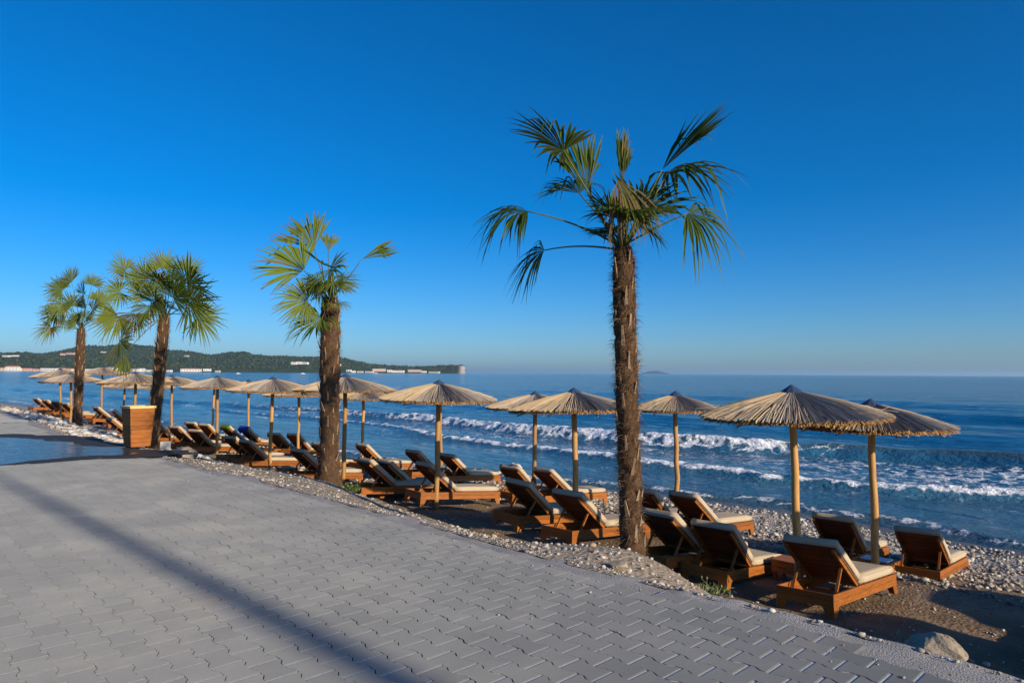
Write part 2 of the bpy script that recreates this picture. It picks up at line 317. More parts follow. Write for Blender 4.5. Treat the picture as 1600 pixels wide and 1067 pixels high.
# ================================================================== SETTING
# ---- sea
def build_sea():
    aa = np.concatenate([-30 - np.geomspace(1, 20000, 26)[::-1], np.arange(-30, 62, .16), 62 + np.geomspace(.2, 400, 150) , 462 + np.geomspace(40, 22000, 22)])
    t = np.concatenate([np.arange(0, 2, .25), np.arange(2, 17.6, .085), 17.6 + np.geomspace(.1, 75, 150), 92.6 + np.geomspace(3, 26000, 70)])
    A, Tt = np.meshgrid(aa, t); wl_ = wline(np.clip(A, -60, 600)); fade = np.clip(1 - Tt / 60, 0, 1)
    B = Tt - 2.2 + wl_ * fade + 16.8 * (1 - fade)
    wob = (fbm(A * .12, B * .05, 3) - .5) * 1.6 + (fbm(A * .6, B * .2 + 9, 3) - .5) * .5
    b1 = np.interp(A, [-30, 5, 7, 11.6, 16.3, 22, 35, 60, 100, 400], [37, 34.5, 33.6, 32.2, 29.2, 27.9, 28.4, 27.5, 20, -20]) + wob
    b2 = np.interp(A, [-30, 0, 5.3, 8, 12, 17, 24, 36, 45, 70, 100, 400], [28, 26, 24, 22.4, 21.4, 21.2, 21.5, 22.6, 23, 19, 11, -30]) + wob * .6
    def asym(x, f, b): return np.where(x < 0, np.exp(-(x / f) ** 2), np.exp(-(x / b) ** 2))
    n1 = fbm(A * .35 + 3, A * 0 + 2.2, 3); n2 = fbm(A * .45 + 8, A * 0 + 5.2, 3)
    h1 = np.interp(A, [-30, 0, 7, 14, 30, 42, 60, 100], [.26, .30, .40, .56, .50, .36, .26, .2]) * (.8 + .4 * n1)
    h2 = np.interp(A, [-30, 5, 14, 30, 44, 60], [.24, .26, .26, .22, .15, .1]) * (.75 + .5 * n2)
    z = h1 * asym(B - b1, .55, 2.2) - .10 * np.exp(-((B - b1 + 2.2) / 1.3) ** 2)
    z += h2 * asym(B - b2, .42, 1.5)
    far1 = 45 + wob * 2; far2 = 64.5 + wob * 2 - .12 * (A - 16)
    z += .34 * asym(B - far1, 2.6, 4) * sstep(90, 50, np.abs(A - 20)) + .42 * asym(B - far2, 1.4, 4) * sstep(60, 30, np.abs(A - 8))
    z += .35 * asym(B - 90 - wob * 3, 3, 6) * sstep(160, 60, np.abs(A))
    nf = np.clip(1 - (B - 20) / 260, 0, 1)
    z += nf * .16 * (fbm(A * .16 + 40, B * .42 + 3, 3) - .5) * 2 * sstep(0, 8, Tt - 2) + .05 * (fbm(A * .9, B * 1.8, 3) - .5) * nf * sstep(0, 4, Tt - 2)
    sh = Tt - 2.2   # distance from the waterline
    sw = fbm(A * .5 + 60, A * 0 + 1, 4) * 1.6 - .3
    z += .11 * np.exp(-((sh - sw - .4) / .35) ** 2) - .03
    # foam
    pat = fbm(A * .28, B * .5 + 30, 4)
    on1 = np.interp(A, [-30, 6, 11, 14, 17, 30, 40, 60, 90], [0, .0, .12, .6, 1, 1, .9, .62, .4]) * sstep(.18, .42, n1 + .12 * (A > 13))
    x1 = B - b1
    foam = on1 * np.where(x1 < 0, sstep(-1.5, -.35, x1), sstep(.5, .05, x1)) * (.78 + .45 * fbm(A * 1.1 + 7, B * .9, 3))
    foam = np.maximum(foam, .14 * sstep(6, 9, A) * (np.abs(x1) < .5) * sstep(.55, .7, n2))
    x2 = B - b2
    on2 = np.interp(A, [-30, 30, 44, 60, 90], [1, 1, .75, .5, .3]) * (.72 + .45 * n2)
    foam = np.maximum(foam, np.clip(on2, 0, 1) * np.where(x2 < 0, sstep(-.55, -.12, x2), sstep(.45, .0, x2)) * (.98 + .35 * fbm(A * 1.3 + 17, B * 1.1, 3)))
    trail = sstep(0, 1, x2) * sstep(0, 1.5, -x1) * (.43 + .5 * pat) * np.interp(A, [-30, 6, 40, 60], [.9, .95, .75, .35])
    trail2 = sstep(-5.5, -1, x2) * sstep(0, -.8, x2) * (.26 + .4 * pat)
    foam = np.maximum(foam, np.maximum(trail, trail2))
    foam = np.maximum(foam, .95 * sstep(.4, .05, np.abs(sh - sw - .2)) * (.5 + .6 * n1)); foam = np.maximum(foam, .35 * sstep(2.6, .4, sh - sw) * (sh > sw))
    foam = np.maximum(foam, sstep(.5, .1, np.abs(B - far2 + .5) / 1.5) * np.interp(A, [-10, 4, 18, 21], [.9, .95, .9, 0]) * (.7 + .3 * pat))
    for (ca, cb, la, lb) in ((75.6, 21.7, 5, .7), (68.7, 15.5, 4, .9), (84, 18, 4, .7), (52, 20, 4, .5), (58, 25.5, 7, .6), (205, 33, 16, 3), (262, 27, 14, 3), (120, 26, 8, 1.2), (98, 14, 6, .9), (150, 20, 9, 1.5)):
        foam = np.maximum(foam, .85 * np.exp(-((A - ca) / la) ** 2 - ((B - cb) / lb) ** 2) * (.5 + .8 * pat))
    foam = np.clip(foam, 0, 1)
    sp = fbm(A * 3.1, B * 3.6, 3); z += sstep(.35, .8, foam) * (.14 * (sp - .42) + .05 * (fbm(A * 9, B * 9, 2) - .5)) * np.clip(nf * 1.2, 0, 1) * np.interp(B - SEA, [18, 22, 28], [.5, .7, 1.2])
    shal = sstep(26, 4, sh) * .8 + .3 * sstep(.15, .6, z) * sstep(60, 20, sh); murk = .6 * sstep(.12, .45, z) * (np.abs(x1 + .5) < 1.6) * sstep(13, 7, np.abs(A - 11)) + .55 * sstep(3, 0, sh)
    X, Y = WXY(A, B)
    me = np_mesh('sea', np.stack([X, Y, SEA + z], -1).reshape(-1, 3), grid_faces(len(t), len(aa)))
    fattr(me, 'foam', foam); fattr(me, 'shallow', np.clip(shal, 0, 1)); fattr(me, 'murk', np.clip(murk, 0, 1))
    tag(obj('sea', me, MAT['water']), kind='structure')
build_sea()
# ---- beach and bank
def build_beach():
    aa = np.concatenate([-60 + np.arange(0, 50, 2.0), np.arange(-10, 32, .11), 32 + np.geomspace(.15, 260, 150)])
    t = np.concatenate([np.linspace(-.06, 4, 62), np.linspace(4.1, 13, 84), np.linspace(13.3, 20, 16)])
    A, Tt = np.meshgrid(aa, t); E_ = edge(A); w = wline(A); span = np.maximum(w - E_, 4.0)
    B = E_ + Tt * span / 12.5
    z = ground(A, B); z = np.where(B > w + 1.5, np.minimum(z, SEA - .15), z)
    sh = w - B
    wet = sstep(1.6, .2, sh + (fbm(A * .8, A * 0 + 4, 3) - .5) * 2); tb = B - E_
    pn = fbm(A * .5 + 5, B * .5, 4)
    peb = np.clip(sstep(6.0, 3.2, sh + (pn - .5) * 4) + sstep(1.9, .7, tb + (pn - .5) * 2) * .3 + sstep(20, 28, A) * .9, 0, 1)
    X, Y = WXY(A, B)
    me = np_mesh('beach', np.stack([X, Y, z], -1).reshape(-1, 3), grid_faces(len(t), len(aa)))
    fattr(me, 'wet', wet); fattr(me, 'pebbly', peb); fattr(me, 'dry', sstep(3.0, 1.4, tb + (pn - .5) * 2))
    o = obj('beach', me, MAT['sand']); tag(o, kind='structure'); return o
beach = build_beach()
# ---- seabed and land under everything
def sheet(name, pts, z, mat, n=1):
    m = MB(); m.add([(*WXY(a, b), z) for a, b in pts], [tuple(range(len(pts)))]); o = obj(name, m.mesh(name), mat); return tag(o, kind='structure')
# ---- pavement: bed sheet, concrete edge strip, pavers
def strip_mesh(name, f0, f1, z0, z1, mat, a_list, rough=0.0, nb=2):
    A = np.repeat(np.asarray(a_list)[:, None], nb, 1); s = np.linspace(0, 1, nb)[None]
    B = f0(A) * (1 - s) + f1(A) * s; Z = z0 + (z1 - z0) * s + rough * (fbm(A * 6, B * 6, 3) - .38) * sstep(.48, .75, s); X, Y = WXY(A, B)
    me = np_mesh(name, np.stack([X, Y, Z + A * 0], -1).reshape(-1, 3), grid_faces(len(a_list), nb)[:, ::-1])
    return tag(obj(name, me, mat), kind='structure')
A_BED = np.concatenate([np.arange(-60, -4, 4.0), np.arange(-4, 40, .5), np.arange(40, 600, 10.0)])
far_a = 24.0
paver_bed = strip_mesh('pavement', lambda a: a * 0 - 16.0, lambda a: pedge(a) + .05, -.024, -.024, MAT['wet'], A_BED[A_BED <= far_a + .5])  # dry bed coloured dark to paint the shade in the open block gaps
strip_mesh('far_pavement', lambda a: a * 0 - 16.0 + np.minimum(0, edge(a)), lambda a: pedge(a) + .05, -.001, -.001, MAT['asphalt_far'], np.concatenate([[far_a + .05], A_BED[A_BED > far_a + .6]]))
strip_mesh('near_pavement', lambda a: a * 0 - 16.0, lambda a: pedge(a) + .05, -.001, -.001, MAT['asphalt_far'], [-60, -40, -20, -9.05])
strip_mesh('edge_strip', lambda a: pedge(a) - .22, lambda a: edge(a) + .12 * (fbm(a * 2.3, a * 0 + 3, 3) - .5) + .03, -.0075, -.03, MAT['strip'], np.concatenate([np.arange(-12, 34, .05), np.arange(34, 600, 6.0)]), .03, 11)
strip_mesh('inland', lambda a: a * 0 - 3000.0, lambda a: a * 0 - 15.9 + np.minimum(0, edge(a)), -.02, -.02, MAT['asphalt_far'], [-4000, -60, 0, 60, 100, 200, 600, 1200])
# pavers: double-T interlocking blocks in columns, alternate columns shifted half a length
PL, PP, WM = .217, .1440, .0830; WN = PP - WM
PHI = R_(46.0)   # bearing of the straight joints (to the right of the view)
EX = np.array([math.sin(PHI), math.cos(PHI)]); EY = np.array([-math.cos(PHI), math.sin(PHI)])
def paver_outline(g, gy):
    h = PL / 2 - gy; q = PL / 4; w1 = WM - g; w0 = WN - g; dd = .018
    g2 = .0055   # the blocks stand a little apart along the oblique flanks
    right = [(w1, -h), (w1, -q - dd - g2), (w0, -q + dd - g2), (w0, q - dd + g2), (w1, q + dd + g2), (w1, h)]
    return right + [(-x, y) for x, y in right[::-1]]
o1 = paver_outline(.0001, .0060); o2 = paver_outline(.0001, .0058)
n_ = len(o1)
PV = np.array([(x, y, 0.0) for x, y in paver_outline(.0005, .0115)] + [(x, y, -.0062) for x, y in o1] + [(x, y, -.03) for x, y in o2] + [(sx * (WM - .001), PL / 2 + sy * .0075, -.0040) for sx, sy in ((-1, -1), (1, -1), (1, 1), (-1, 1))] + [(-WN + .001, PL / 4 - .018 - .0065, -.0030), (-WN + .001, PL / 4 - .018 + .0065, -.0030), (-WM - .001, PL / 4 + .018 + .0065, -.0030), (-WM - .001, PL / 4 + .018 - .0065, -.0030)])
PF4 = [(k, (k + 1) % n_, n_ + (k + 1) % n_, n_ + k) for k in range(n_)] + [(n_ + k, n_ + (k + 1) % n_, 2 * n_ + (k + 1) % n_, 2 * n_ + k) for k in range(n_)]
PF4 = [f[::-1] for f in PF4]
PTOP = [(0, 1, 10, 11), (1, 2, 9, 10), (2, 3, 8, 9), (3, 4, 7, 8), (4, 5, 6, 7)] + [(36, 37, 38, 39), (40, 41, 42, 43)]   # last two faces: joint sand, and a pale dash painting the sunlit oblique flank
def build_pavers():
    cells = []
    for i in range(-150, 151):
        for j in range(-175, 175):
            c = EX * (i * PP) + EY * (j * PL + (i % 2) * PL / 2)
            a, b = AB(*c)
            if a < -9 or a > far_a or b > float(pedge(a)) - .06 or b < -9: continue
            if a < -1.5 and b < -3: continue
            u = c[0] / max(c[1], .3)
            if c[1] < .2 and a < -3: continue
            if c[0] < -1.15 * max(c[1], 0) - 2.6 or c[1] < -1.5: continue
            cells.append((c[0], c[1]))
    cells = np.array(cells)
    # apparent size: those inside the frame, nearest first
    vis = (cells[:, 1] > 3.3) & (np.abs(cells[:, 0] / cells[:, 1]) < .76)
    d = np.where(vis, cells[:, 1], 1e6); order = np.argsort(d); sing = set(order[:300].tolist())
    Rm = np.array([[EX[0], EY[0]], [EX[1], EY[1]]])
    protos = []
    for k in range(6):
        me = np_mesh('paver', PV @ np.eye(3), np.array(PF4 + PTOP), False); fattr(me, 'shade', np.full(len(PV), [0, .1, .25, .45, .7, 1][k])); me.materials.append(MAT['paver']); me.materials.append(MAT['joint']); [setattr(me.polygons[len(me.polygons) - q], 'material_index', 1) for q in (1, 2)]; protos.append(me)
    yaw = math.atan2(EX[1], EX[0])
    for q in order[:300]:
        o = obj('paver', protos[min(5, int(random.random() ** 1.6 * 6))], None, paver_bed)
        o.location = (cells[q][0], cells[q][1], random.gauss(0, .0009)); o.rotation_euler = (random.gauss(0, .004), random.gauss(0, .004), yaw + random.gauss(0, .004))
    rest = np.array([c for k, c in enumerate(cells) if k not in sing]); N = len(rest)
    P2 = PV[:, :2] @ Rm.T; jz = RNG.normal(0, .0009, N); tx = RNG.normal(0, .004, (N, 2))
    V = np.empty((N, len(PV), 3)); V[:, :, :2] = P2[None] + rest[:, None]; V[:, :, 2] = PV[None, :, 2] + jz[:, None] + (P2[None] * tx[:, None]).sum(-1)
    Fq = np.array(PF4 + PTOP); Fa = (Fq[None] + (np.arange(N) * len(PV))[:, None, None]).reshape(-1, 4)
    me = np_mesh('pavers', V.reshape(-1, 3), Fa, False); fattr(me, 'shade', np.repeat(RNG.random(N) ** 1.6, len(PV)))
    me.materials.append(MAT['paver']); me.materials.append(MAT['joint']); mi = np.zeros(len(Fa), np.int32); mi[len(Fq) - 1::len(Fq)] = 1; mi[len(Fq) - 2::len(Fq)] = 1; me.polygons.foreach_set('material_index', mi)
    tag(obj('distant_pavers', me, None, paver_bed), kind='stuff')
build_pavers()
# ---- puddle with a wet margin
def blob(name, ring, z, mat, n=260, jit=.22, seed=0):
    ring = np.array(ring, float); L = len(ring); tt = np.linspace(0, L, n, endpoint=False)
    P = []
    for t in tt:
        i = int(t); u = t - i; p0, p1, p2, p3 = (ring[(i + k - 1) % L] for k in range(4))
        P.append(.5 * ((2 * p1) + (-p0 + p2) * u + (2 * p0 - 5 * p1 + 4 * p2 - p3) * u * u + (-p0 + 3 * p1 - 3 * p2 + p3) * u ** 3))
    P = np.array(P) + (np.stack([fbm(tt * 2.3 + seed, tt * 0, 5), fbm(tt * 2.3 + seed, tt * 0 + 9, 5)], 1) - .5) * jit * 4
    m = MB(); m.add([(x, y, z) for x, y in P], [tuple(range(n))]); return tag(obj(name, m.mesh(name), mat), kind='structure')
blob('wet_pavement', [(-13.5, 14.2), (-11.5, 16.0), (-9.4, 15.3), (-8.2, 14.3), (-6.9, 13.2), (-5.75, 12.55), (-6.3, 12.05), (-7.6, 11.0), (-8.6, 10.0), (-11.5, 10.0), (-13.8, 11.5)], .0035, MAT['wet'], seed=3)
blob('puddle', [(-13.0, 13.6), (-11.4, 14.9), (-9.6, 14.5), (-8.4, 13.75), (-7.3, 12.95), (-6.9, 12.5), (-7.5, 11.7), (-8.4, 10.75), (-11.3, 10.6), (-13.2, 11.9)], .0075, MAT['puddle'], seed=5)
# ---- pebbles, gravel, stones
ICO = None
def ico(sub=1):
    bm = bmesh.new(); bmesh.ops.create_icosphere(bm, subdivisions=sub, radius=1); bm.verts.index_update()
    v = np.array([p.co[:] for p in bm.verts]); f = np.array([[p.index for p in q.verts] for q in bm.faces]); bm.free(); return v, f
def pebbles(name, A, B, size, shade, flat=.55, sink=.3, parent=None):
    v, f = ico(1); N = len(A); nv = len(v); size = np.minimum(size, np.median(size) * 3.2)
    sc = size[:, None] * np.stack([RNG.uniform(.7, 1.25, N), RNG.uniform(.6, 1.1, N), RNG.uniform(.6, 1.2, N) * flat], 1)
    V = v[None] * sc[:, None] * (1 + RNG.uniform(-.18, .18, (N, nv, 1)))
    th = RNG.uniform(0, 6.283, N); c, s = np.cos(th)[:, None], np.sin(th)[:, None]
    x = V[:, :, 0] * c - V[:, :, 1] * s; y = V[:, :, 0] * s + V[:, :, 1] * c; tl = np.clip(RNG.normal(0, .25, (N, 1)), -.45, .45); zz = V[:, :, 2] + x * tl
    X, Y = WXY(A, B); Z = ground(A, B) + size * flat * (1 - 2 * sink)
    P = np.stack([x + X[:, None], y + Y[:, None], zz + Z[:, None]], -1).reshape(-1, 3)
    Fa = (f[None] + (np.arange(N) * nv)[:, None, None]).reshape(-1, 3)
    me = np_mesh(name, P, Fa, True); fattr(me, 'shade', np.repeat(shade, nv))
    return tag(obj(name, me, MAT['pebble'], parent), kind='stuff')
def scatter(n, a0, a1, fb, bias=1.0):
    A = a0 + (a1 - a0) * RNG.random(n) ** bias; return A, fb(A)
n = 15000; A, B = scatter(n, -3, 40, lambda a: wline(a) - .5 - 5.2 * RNG.random(n) ** 1.15, 1.35)
pebbles('shore_pebbles', A, B, RNG.lognormal(math.log(.030), .38, n) * (1 + A / 60), np.clip(RNG.normal(.46, .27, n), 0, 1))
n = 11000; A, B = scatter(n, .2, 36, lambda a: edge(a) - .03 + 2.6 * RNG.random(n) ** 1.6, 1.5)
pebbles('bank_gravel', A, B, RNG.lognormal(math.log(.0072), .6, n) * (1 + A / 40), np.clip(RNG.normal(.46, .24, n), 0, 1))
n = 4200; A, B = scatter(n, -1, 26, lambda a: edge(a) + 2.0 + 8 * RNG.random(n), 1.3)
pebbles('sand_pebbles', A, B, RNG.lognormal(math.log(.013), .55, n), np.clip(RNG.normal(.5, .25, n), 0, 1))
n = 9000; A, B = scatter(n, 18, 70, lambda a: edge(a) + .1 + 3.6 * RNG.random(n), 1.3)
pebbles('far_shingle', A, B, RNG.lognormal(math.log(.055), .35, n) * (1 + (A - 18) / 60), np.clip(RNG.normal(.72, .18, n), 0, 1))
n = 260; A, B = scatter(n, -1, 14, lambda a: edge(a) - .25 - 1.1 * RNG.random(n) ** 2.2, 1.3)
pebbles('stray_pebbles', A, B, RNG.lognormal(math.log(.0055), .4, n), np.clip(RNG.normal(.5, .2, n), 0, 1), .6, .1)
def rock_mesh(seed, sub=3, flat=(1, .8, .6), rough=.28):
    v, f = ico(sub); r = np.random.default_rng(seed); o = r.random(3) * 50
    n1 = fbm(v[:, 0] * 1.3 + v[:, 2] * .9 + o[0], v[:, 1] * 1.3 - v[:, 2] * .7 + o[1], 4) - .5
    n2 = fbm(v[:, 0] * 5 + v[:, 2] * 3 + o[2], v[:, 1] * 5 - v[:, 2] * 4, 3) - .5
    p = v * (1 + rough * 2 * n1 + rough * .5 * n2)[:, None] * np.array(flat)
    for _ in range(5):
        d = r.normal(size=3); d /= np.linalg.norm(d); lim = .62 + .2 * r.random(); k = p @ d; p = p - np.maximum(0, k - lim * max(flat) * .9)[:, None] * d[None] * .8
    return np_mesh('rock', p, f, sub < 3)
stone_me = [rock_mesh(k, 2, (1, .75, .55)) for k in range(6)]
for me in stone_me: me.materials.append(MAT['stone'])
for k in range(230):
    a = random.choice((random.gauss(4.1, .75), random.gauss(4.1, .75), random.uniform(3, 13), random.gauss(10.5, 1.2), random.uniform(1, 3.2)))
    b = float(edge(a)) + abs(random.gauss(.45, .5)) + .06; s = min(.04, random.lognormvariate(math.log(.017), .5))
    o = obj('stone', random.choice(stone_me), None, beach, (*WXY(a, b), float(ground(a, b)) + s * .25)); o.scale = (s, s, s); o.rotation_euler = (random.gauss(0, .3), random.gauss(0, .3), random.uniform(0, 6.3))
def rock_thing(name, a, b, dims, rotz, label, seed, dz=0.0, cat='rock'):
    me = rock_mesh(seed, 4, (1, 1, 1), .34); me.materials.append(MAT['rock'])
    o = obj(name, me, None, None, (*WXY(a, b), float(ground(a, b)) + dz)); o.scale = dims; o.rotation_euler = (0, 0, rotz); return tag(o, label, cat)
rock_thing('rock', 1.42, 4.47, (.20, .10, .10), R_(-38), 'large pale jagged rock on the paving edge in the lower right corner', 21, .11)
rock_thing('rock', 3.72, 4.42, (.085, .07, .055), R_(20), 'white rock with orange stain on gravel mound before the tallest palm', 23, .03)
rock_thing('rock', 14.15, 3.92, (.48, .24, .15), R_(115), 'long flat beige boulder to the right of the wooden bin', 25, .03)
# ---- far shore: hills, headland, island
HOR = lambda u: 582.5 + (u - 800) * .00628
def far_xy(u, d): return ((u - 800) / F_PX * d, d)
def build_hills(name, prof, d0, d1, depth, seed, base_z=-2.6, cliff=None):
    us = np.arange(prof[0][0], prof[-1][0] + .1, 3.0); top = np.interp(us, [p[0] for p in prof], [p[1] for p in prof])
    D = np.interp(us, [prof[0][0], prof[-1][0]], [d0, d1]); H = np.maximum((HOR(us) - top) / F_PX * (D + depth) , .5) + 1.5
    s = np.array([0, .04, .1, .18, .28, .4, .52, .64, .76, .88, 1, 1.15, 1.4, 1.8]); prof_s = np.array([0, .06, .14, .22, .32, .45, .58, .72, .84, .94, 1, .97, .75, .2])
    Dd = D[None] + s[:, None] * depth; X = (us[None] - 800) / F_PX * Dd
    n = fbm(X * .006 + seed, Dd * .006, 4) - .5; n2 = fbm(X * .05 + seed, Dd * .05, 3) - .5
    Z = base_z + (H[None] - base_z) * prof_s[:, None] * (1 + .5 * n * (np.abs(s[:, None] - 1) > .05)) + n2 * 6 * sstep(0, .2, s)[:, None] * np.minimum(1, H / 20)[None]
    me = np_mesh(name, np.stack([X, Dd, Z], -1).reshape(-1, 3), grid_faces(len(s), len(us)), True)
    cl = np.zeros(X.shape) if cliff is None else (sstep(cliff, cliff + 5, us)[None] * (s[:, None] < .9) * (fbm(X * .1, Z * .2, 3) > .30))
    fattr(me, 'cliff', cl); tag(obj(name, me, MAT['hill']), kind='structure')
    return us, s, X, Dd, Z
PF = [(-260, 548), (-120, 550), (0, 553), (40, 552), (75, 556), (100, 556), (150, 556), (200, 559), (235, 560), (300, 560), (330, 561), (380, 553), (400, 557), (430, 558), (440, 556.5), (470, 559), (490, 559), (530, 561), (550, 565), (575, 570), (610, 573), (640, 574), (680, 573.5), (700, 571.5), (722, 569.5), (727, 573), (728, 580)]
PB = [(-200, 560), (40, 560), (75, 554), (100, 548), (130, 544), (150, 542), (200, 541), (235, 542), (262, 549), (300, 551), (330, 555), (360, 551), (382, 550.5), (400, 556), (470, 562), (520, 572)]
front = build_hills('hills', PF, 1350, 2500, 420, 3, cliff=716); back = build_hills('hills', PB, 2100, 2300, 600, 8)
# wooded slopes: crowns over the hills, too many and too far to count
def forest():
    v, f = ico(1); Pm = []; Sh = []
    for (us, s, X, D, Z), n in ((front, 9000), (back, 6000)):
        i = RNG.integers(3, 11, n); j = RNG.integers(0, len(us) - 1, n); fu = RNG.random(n); fs = RNG.random(n)
        def L(G): return (G[i, j] * (1 - fu) + G[i, j + 1] * fu) * (1 - fs) + (G[i + 1, j] * (1 - fu) + G[i + 1, j + 1] * fu) * fs
        keep = ~((us[j] > 706)); x, d, z = L(X)[keep], L(D)[keep], L(Z)[keep]; m = keep.sum(); hh = np.clip((z + 2) / 14, .25, 1)
        r = RNG.uniform(2.0, 4.6, m) * hh; jit = 1 + RNG.uniform(-.3, .3, (m, len(v), 1))
        P = v[None] * jit * np.stack([r, r, r * RNG.uniform(.8, 1.3, m)], 1)[:, None] + np.stack([x, d, z + r * .4], 1)[:, None]
        Pm.append(P); Sh.append(np.repeat(RNG.random(m), len(v)))
    P = np.concatenate(Pm); N = len(P)
    me = np_mesh('forest', P.reshape(-1, 3), (f[None] + (np.arange(N) * len(v))[:, None, None]).reshape(-1, 3), True); fattr(me, 'shade', np.concatenate(Sh))
    tag(obj('forest', me, MAT['forest']), 'dark green wood covering the hills across the bay', 'wood', kind='stuff')
forest()
def island():
    us = np.linspace(1000, 1047, 40); d = 11000; hp = np.interp(us, [1000, 1008, 1018, 1028, 1038, 1047], [.2, 2.6, 4.8, 5.2, 2.4, .2]); m = []
    s = np.array([0, .5, 1, 1.5, 2]); k = np.array([0, .6, 1, .6, 0]); X = (us[None] - 800) / F_PX * (d + s[:, None] * 400)
    Z = -2 + (hp / F_PX * d + 3)[None] * k[:, None] * (1 + .25 * (fbm(X * .004, s[:, None] + X * 0, 3) - .5))
    me = np_mesh('island', np.stack([X, d + s[:, None] * 400 + X * 0, Z], -1).reshape(-1, 3), grid_faces(5, 40)); tag(obj('island', me, MAT['island']), kind='structure')
island()
# ================================================================== THINGS
ORD = ['first', 'second', 'third', 'fourth', 'fifth', 'sixth', 'seventh', 'eighth', 'ninth', 'tenth', 'eleventh', 'twelfth', 'thirteenth', 'fourteenth', 'fifteenth', 'sixteenth', 'seventeenth', 'eighteenth', 'nineteenth', 'twentieth', 'twenty-first', 'twenty-second', 'twenty-third', 'twenty-fourth', 'twenty-fifth', 'twenty-sixth', 'twenty-seventh', 'twenty-eighth', 'twenty-ninth', 'thirtieth']
# ---- reed umbrellas
def reed_canopy(seed):
    r = np.random.default_rng(seed); RR = 1.22; drop = .31; V = []; F = []; S = []
    def surf(rad): return -drop * (rad / RR) ** 1.12
    # under-cone
    na, nr = 72, 9
    for i in range(nr):
        rad = .02 + (RR * .97 - .02) * i / (nr - 1)
        for k in range(na):
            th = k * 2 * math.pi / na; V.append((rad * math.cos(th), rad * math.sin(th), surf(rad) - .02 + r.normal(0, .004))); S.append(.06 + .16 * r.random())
    for i in range(nr - 1):
        for k in range(na): F.append((i * na + k, i * na + (k + 1) % na, (i + 1) * na + (k + 1) % na, (i + 1) * na + k))
    lump = r.random(24)
    def reed(p0, p1, w, sh, lift=0.0):
        p0 = np.array(p0); p1 = np.array(p1); d = p1 - p0; d /= np.linalg.norm(d); s = np.cross(d, (0, 0, 1.0)); s /= max(1e-6, np.linalg.norm(s)); u = np.cross(s, d)
        n = len(V)
        for p, ww in ((p0, w * .7), (p1, w)):
            for q in (s * ww, u * ww * 1.3, -s * ww): V.append(tuple(p + q)); S.append(sh)
        F.extend([(n, n + 3, n + 4, n + 1), (n + 1, n + 4, n + 5, n + 2), (n + 3, n + 5, n + 4, n + 4)[:3]])
    for k in range(1250):
        th = r.random() * 2 * math.pi; r0 = (.06 + .55 * r.random() ** 1.6) if r.random() < .75 else .5 + .35 * r.random(); r1 = RR * r.uniform(.93, 1.03); dth = r.normal(0, .035)
        bump = .018 * lump[int(th / (2 * math.pi) * 24)] + .02 * r.random()
        a0, a1 = th, th + dth; mid = (r0 + r1) / 2
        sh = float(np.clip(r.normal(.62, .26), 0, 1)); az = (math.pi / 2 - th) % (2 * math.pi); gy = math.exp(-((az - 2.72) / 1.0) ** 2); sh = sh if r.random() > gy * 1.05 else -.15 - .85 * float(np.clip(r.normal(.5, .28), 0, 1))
        P = []
        for rad, an, bb in ((r0, a0, bump), (mid, (a0 + a1) / 2, bump + .012), (r1, a1, bump * .7)):
            P.append((rad * math.cos(an), rad * math.sin(an), surf(rad) + bb))
        w = r.uniform(.0035, .0078); reed(P[0], P[1], w, sh); reed(P[1], P[2], w * 1.15, sh)
    for k in range(24):  # stray straws
        th = r.random() * 2 * math.pi; r0 = RR * r.uniform(.7, .95); r1 = RR * r.uniform(1.0, 1.09); an = th + r.normal(0, .12)
        reed((r0 * math.cos(th), r0 * math.sin(th), surf(r0) + .03), (r1 * math.cos(an), r1 * math.sin(an), surf(RR) + r.normal(.01, .05)), .003, .8)
    top = (V, F, S); V2 = []; F2 = []; S2 = []
    for k in range(3400):  # cut ends round the rim
        th = r.random() * 2 * math.pi; rad = RR * r.uniform(.955, 1.025); z1 = surf(rad) + .016; ln = r.uniform(.026, .058) * (1.5 if r.random() < .02 else 1); w = r.uniform(.004, .008)
        ro = rad + r.uniform(-.04, .025); c, s = math.cos(th), math.sin(th); n = len(V2); sh = r.random()
        for (q, zz) in ((rad - .05, z1), (ro, z1 - ln)):
            for g in (-w, w): V2.append((q * c - s * g, q * s + c * g, zz)); S2.append(sh)
        n2 = n; F2.append((n2, n2 + 1, n2 + 3, n2 + 2))
    out = []
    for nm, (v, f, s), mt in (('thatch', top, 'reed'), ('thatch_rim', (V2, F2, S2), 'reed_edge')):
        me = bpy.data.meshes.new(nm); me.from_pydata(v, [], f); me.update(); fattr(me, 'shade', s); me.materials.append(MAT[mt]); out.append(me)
    return out
CAN = [reed_canopy(k) for k in range(3)]
mb = MB(); mb.tube([(0, 0, -.075), (0, 0, -.02), (0, 0, .045)], [.175, .11, .012], 10); cap_me = mb.mesh('cap'); cap_me.materials.append(MAT['cap_blue'])
mb = MB(); mb.tube([(0, 0, -.25), (0, 0, -.14)], [.07, .085], 10); hub_me = mb.mesh('hub', True); hub_me.materials.append(MAT['pole_wood'])
mb = MB(); mb.tube([(.05, 0, -.13), (.6, 0, -.235), (1.12, 0, -.39)], [.016, .016, .012], 6); rib_me = mb.mesh('rib', True); rib_me.materials.append(MAT['pole_wood'])
N_UMB = 0
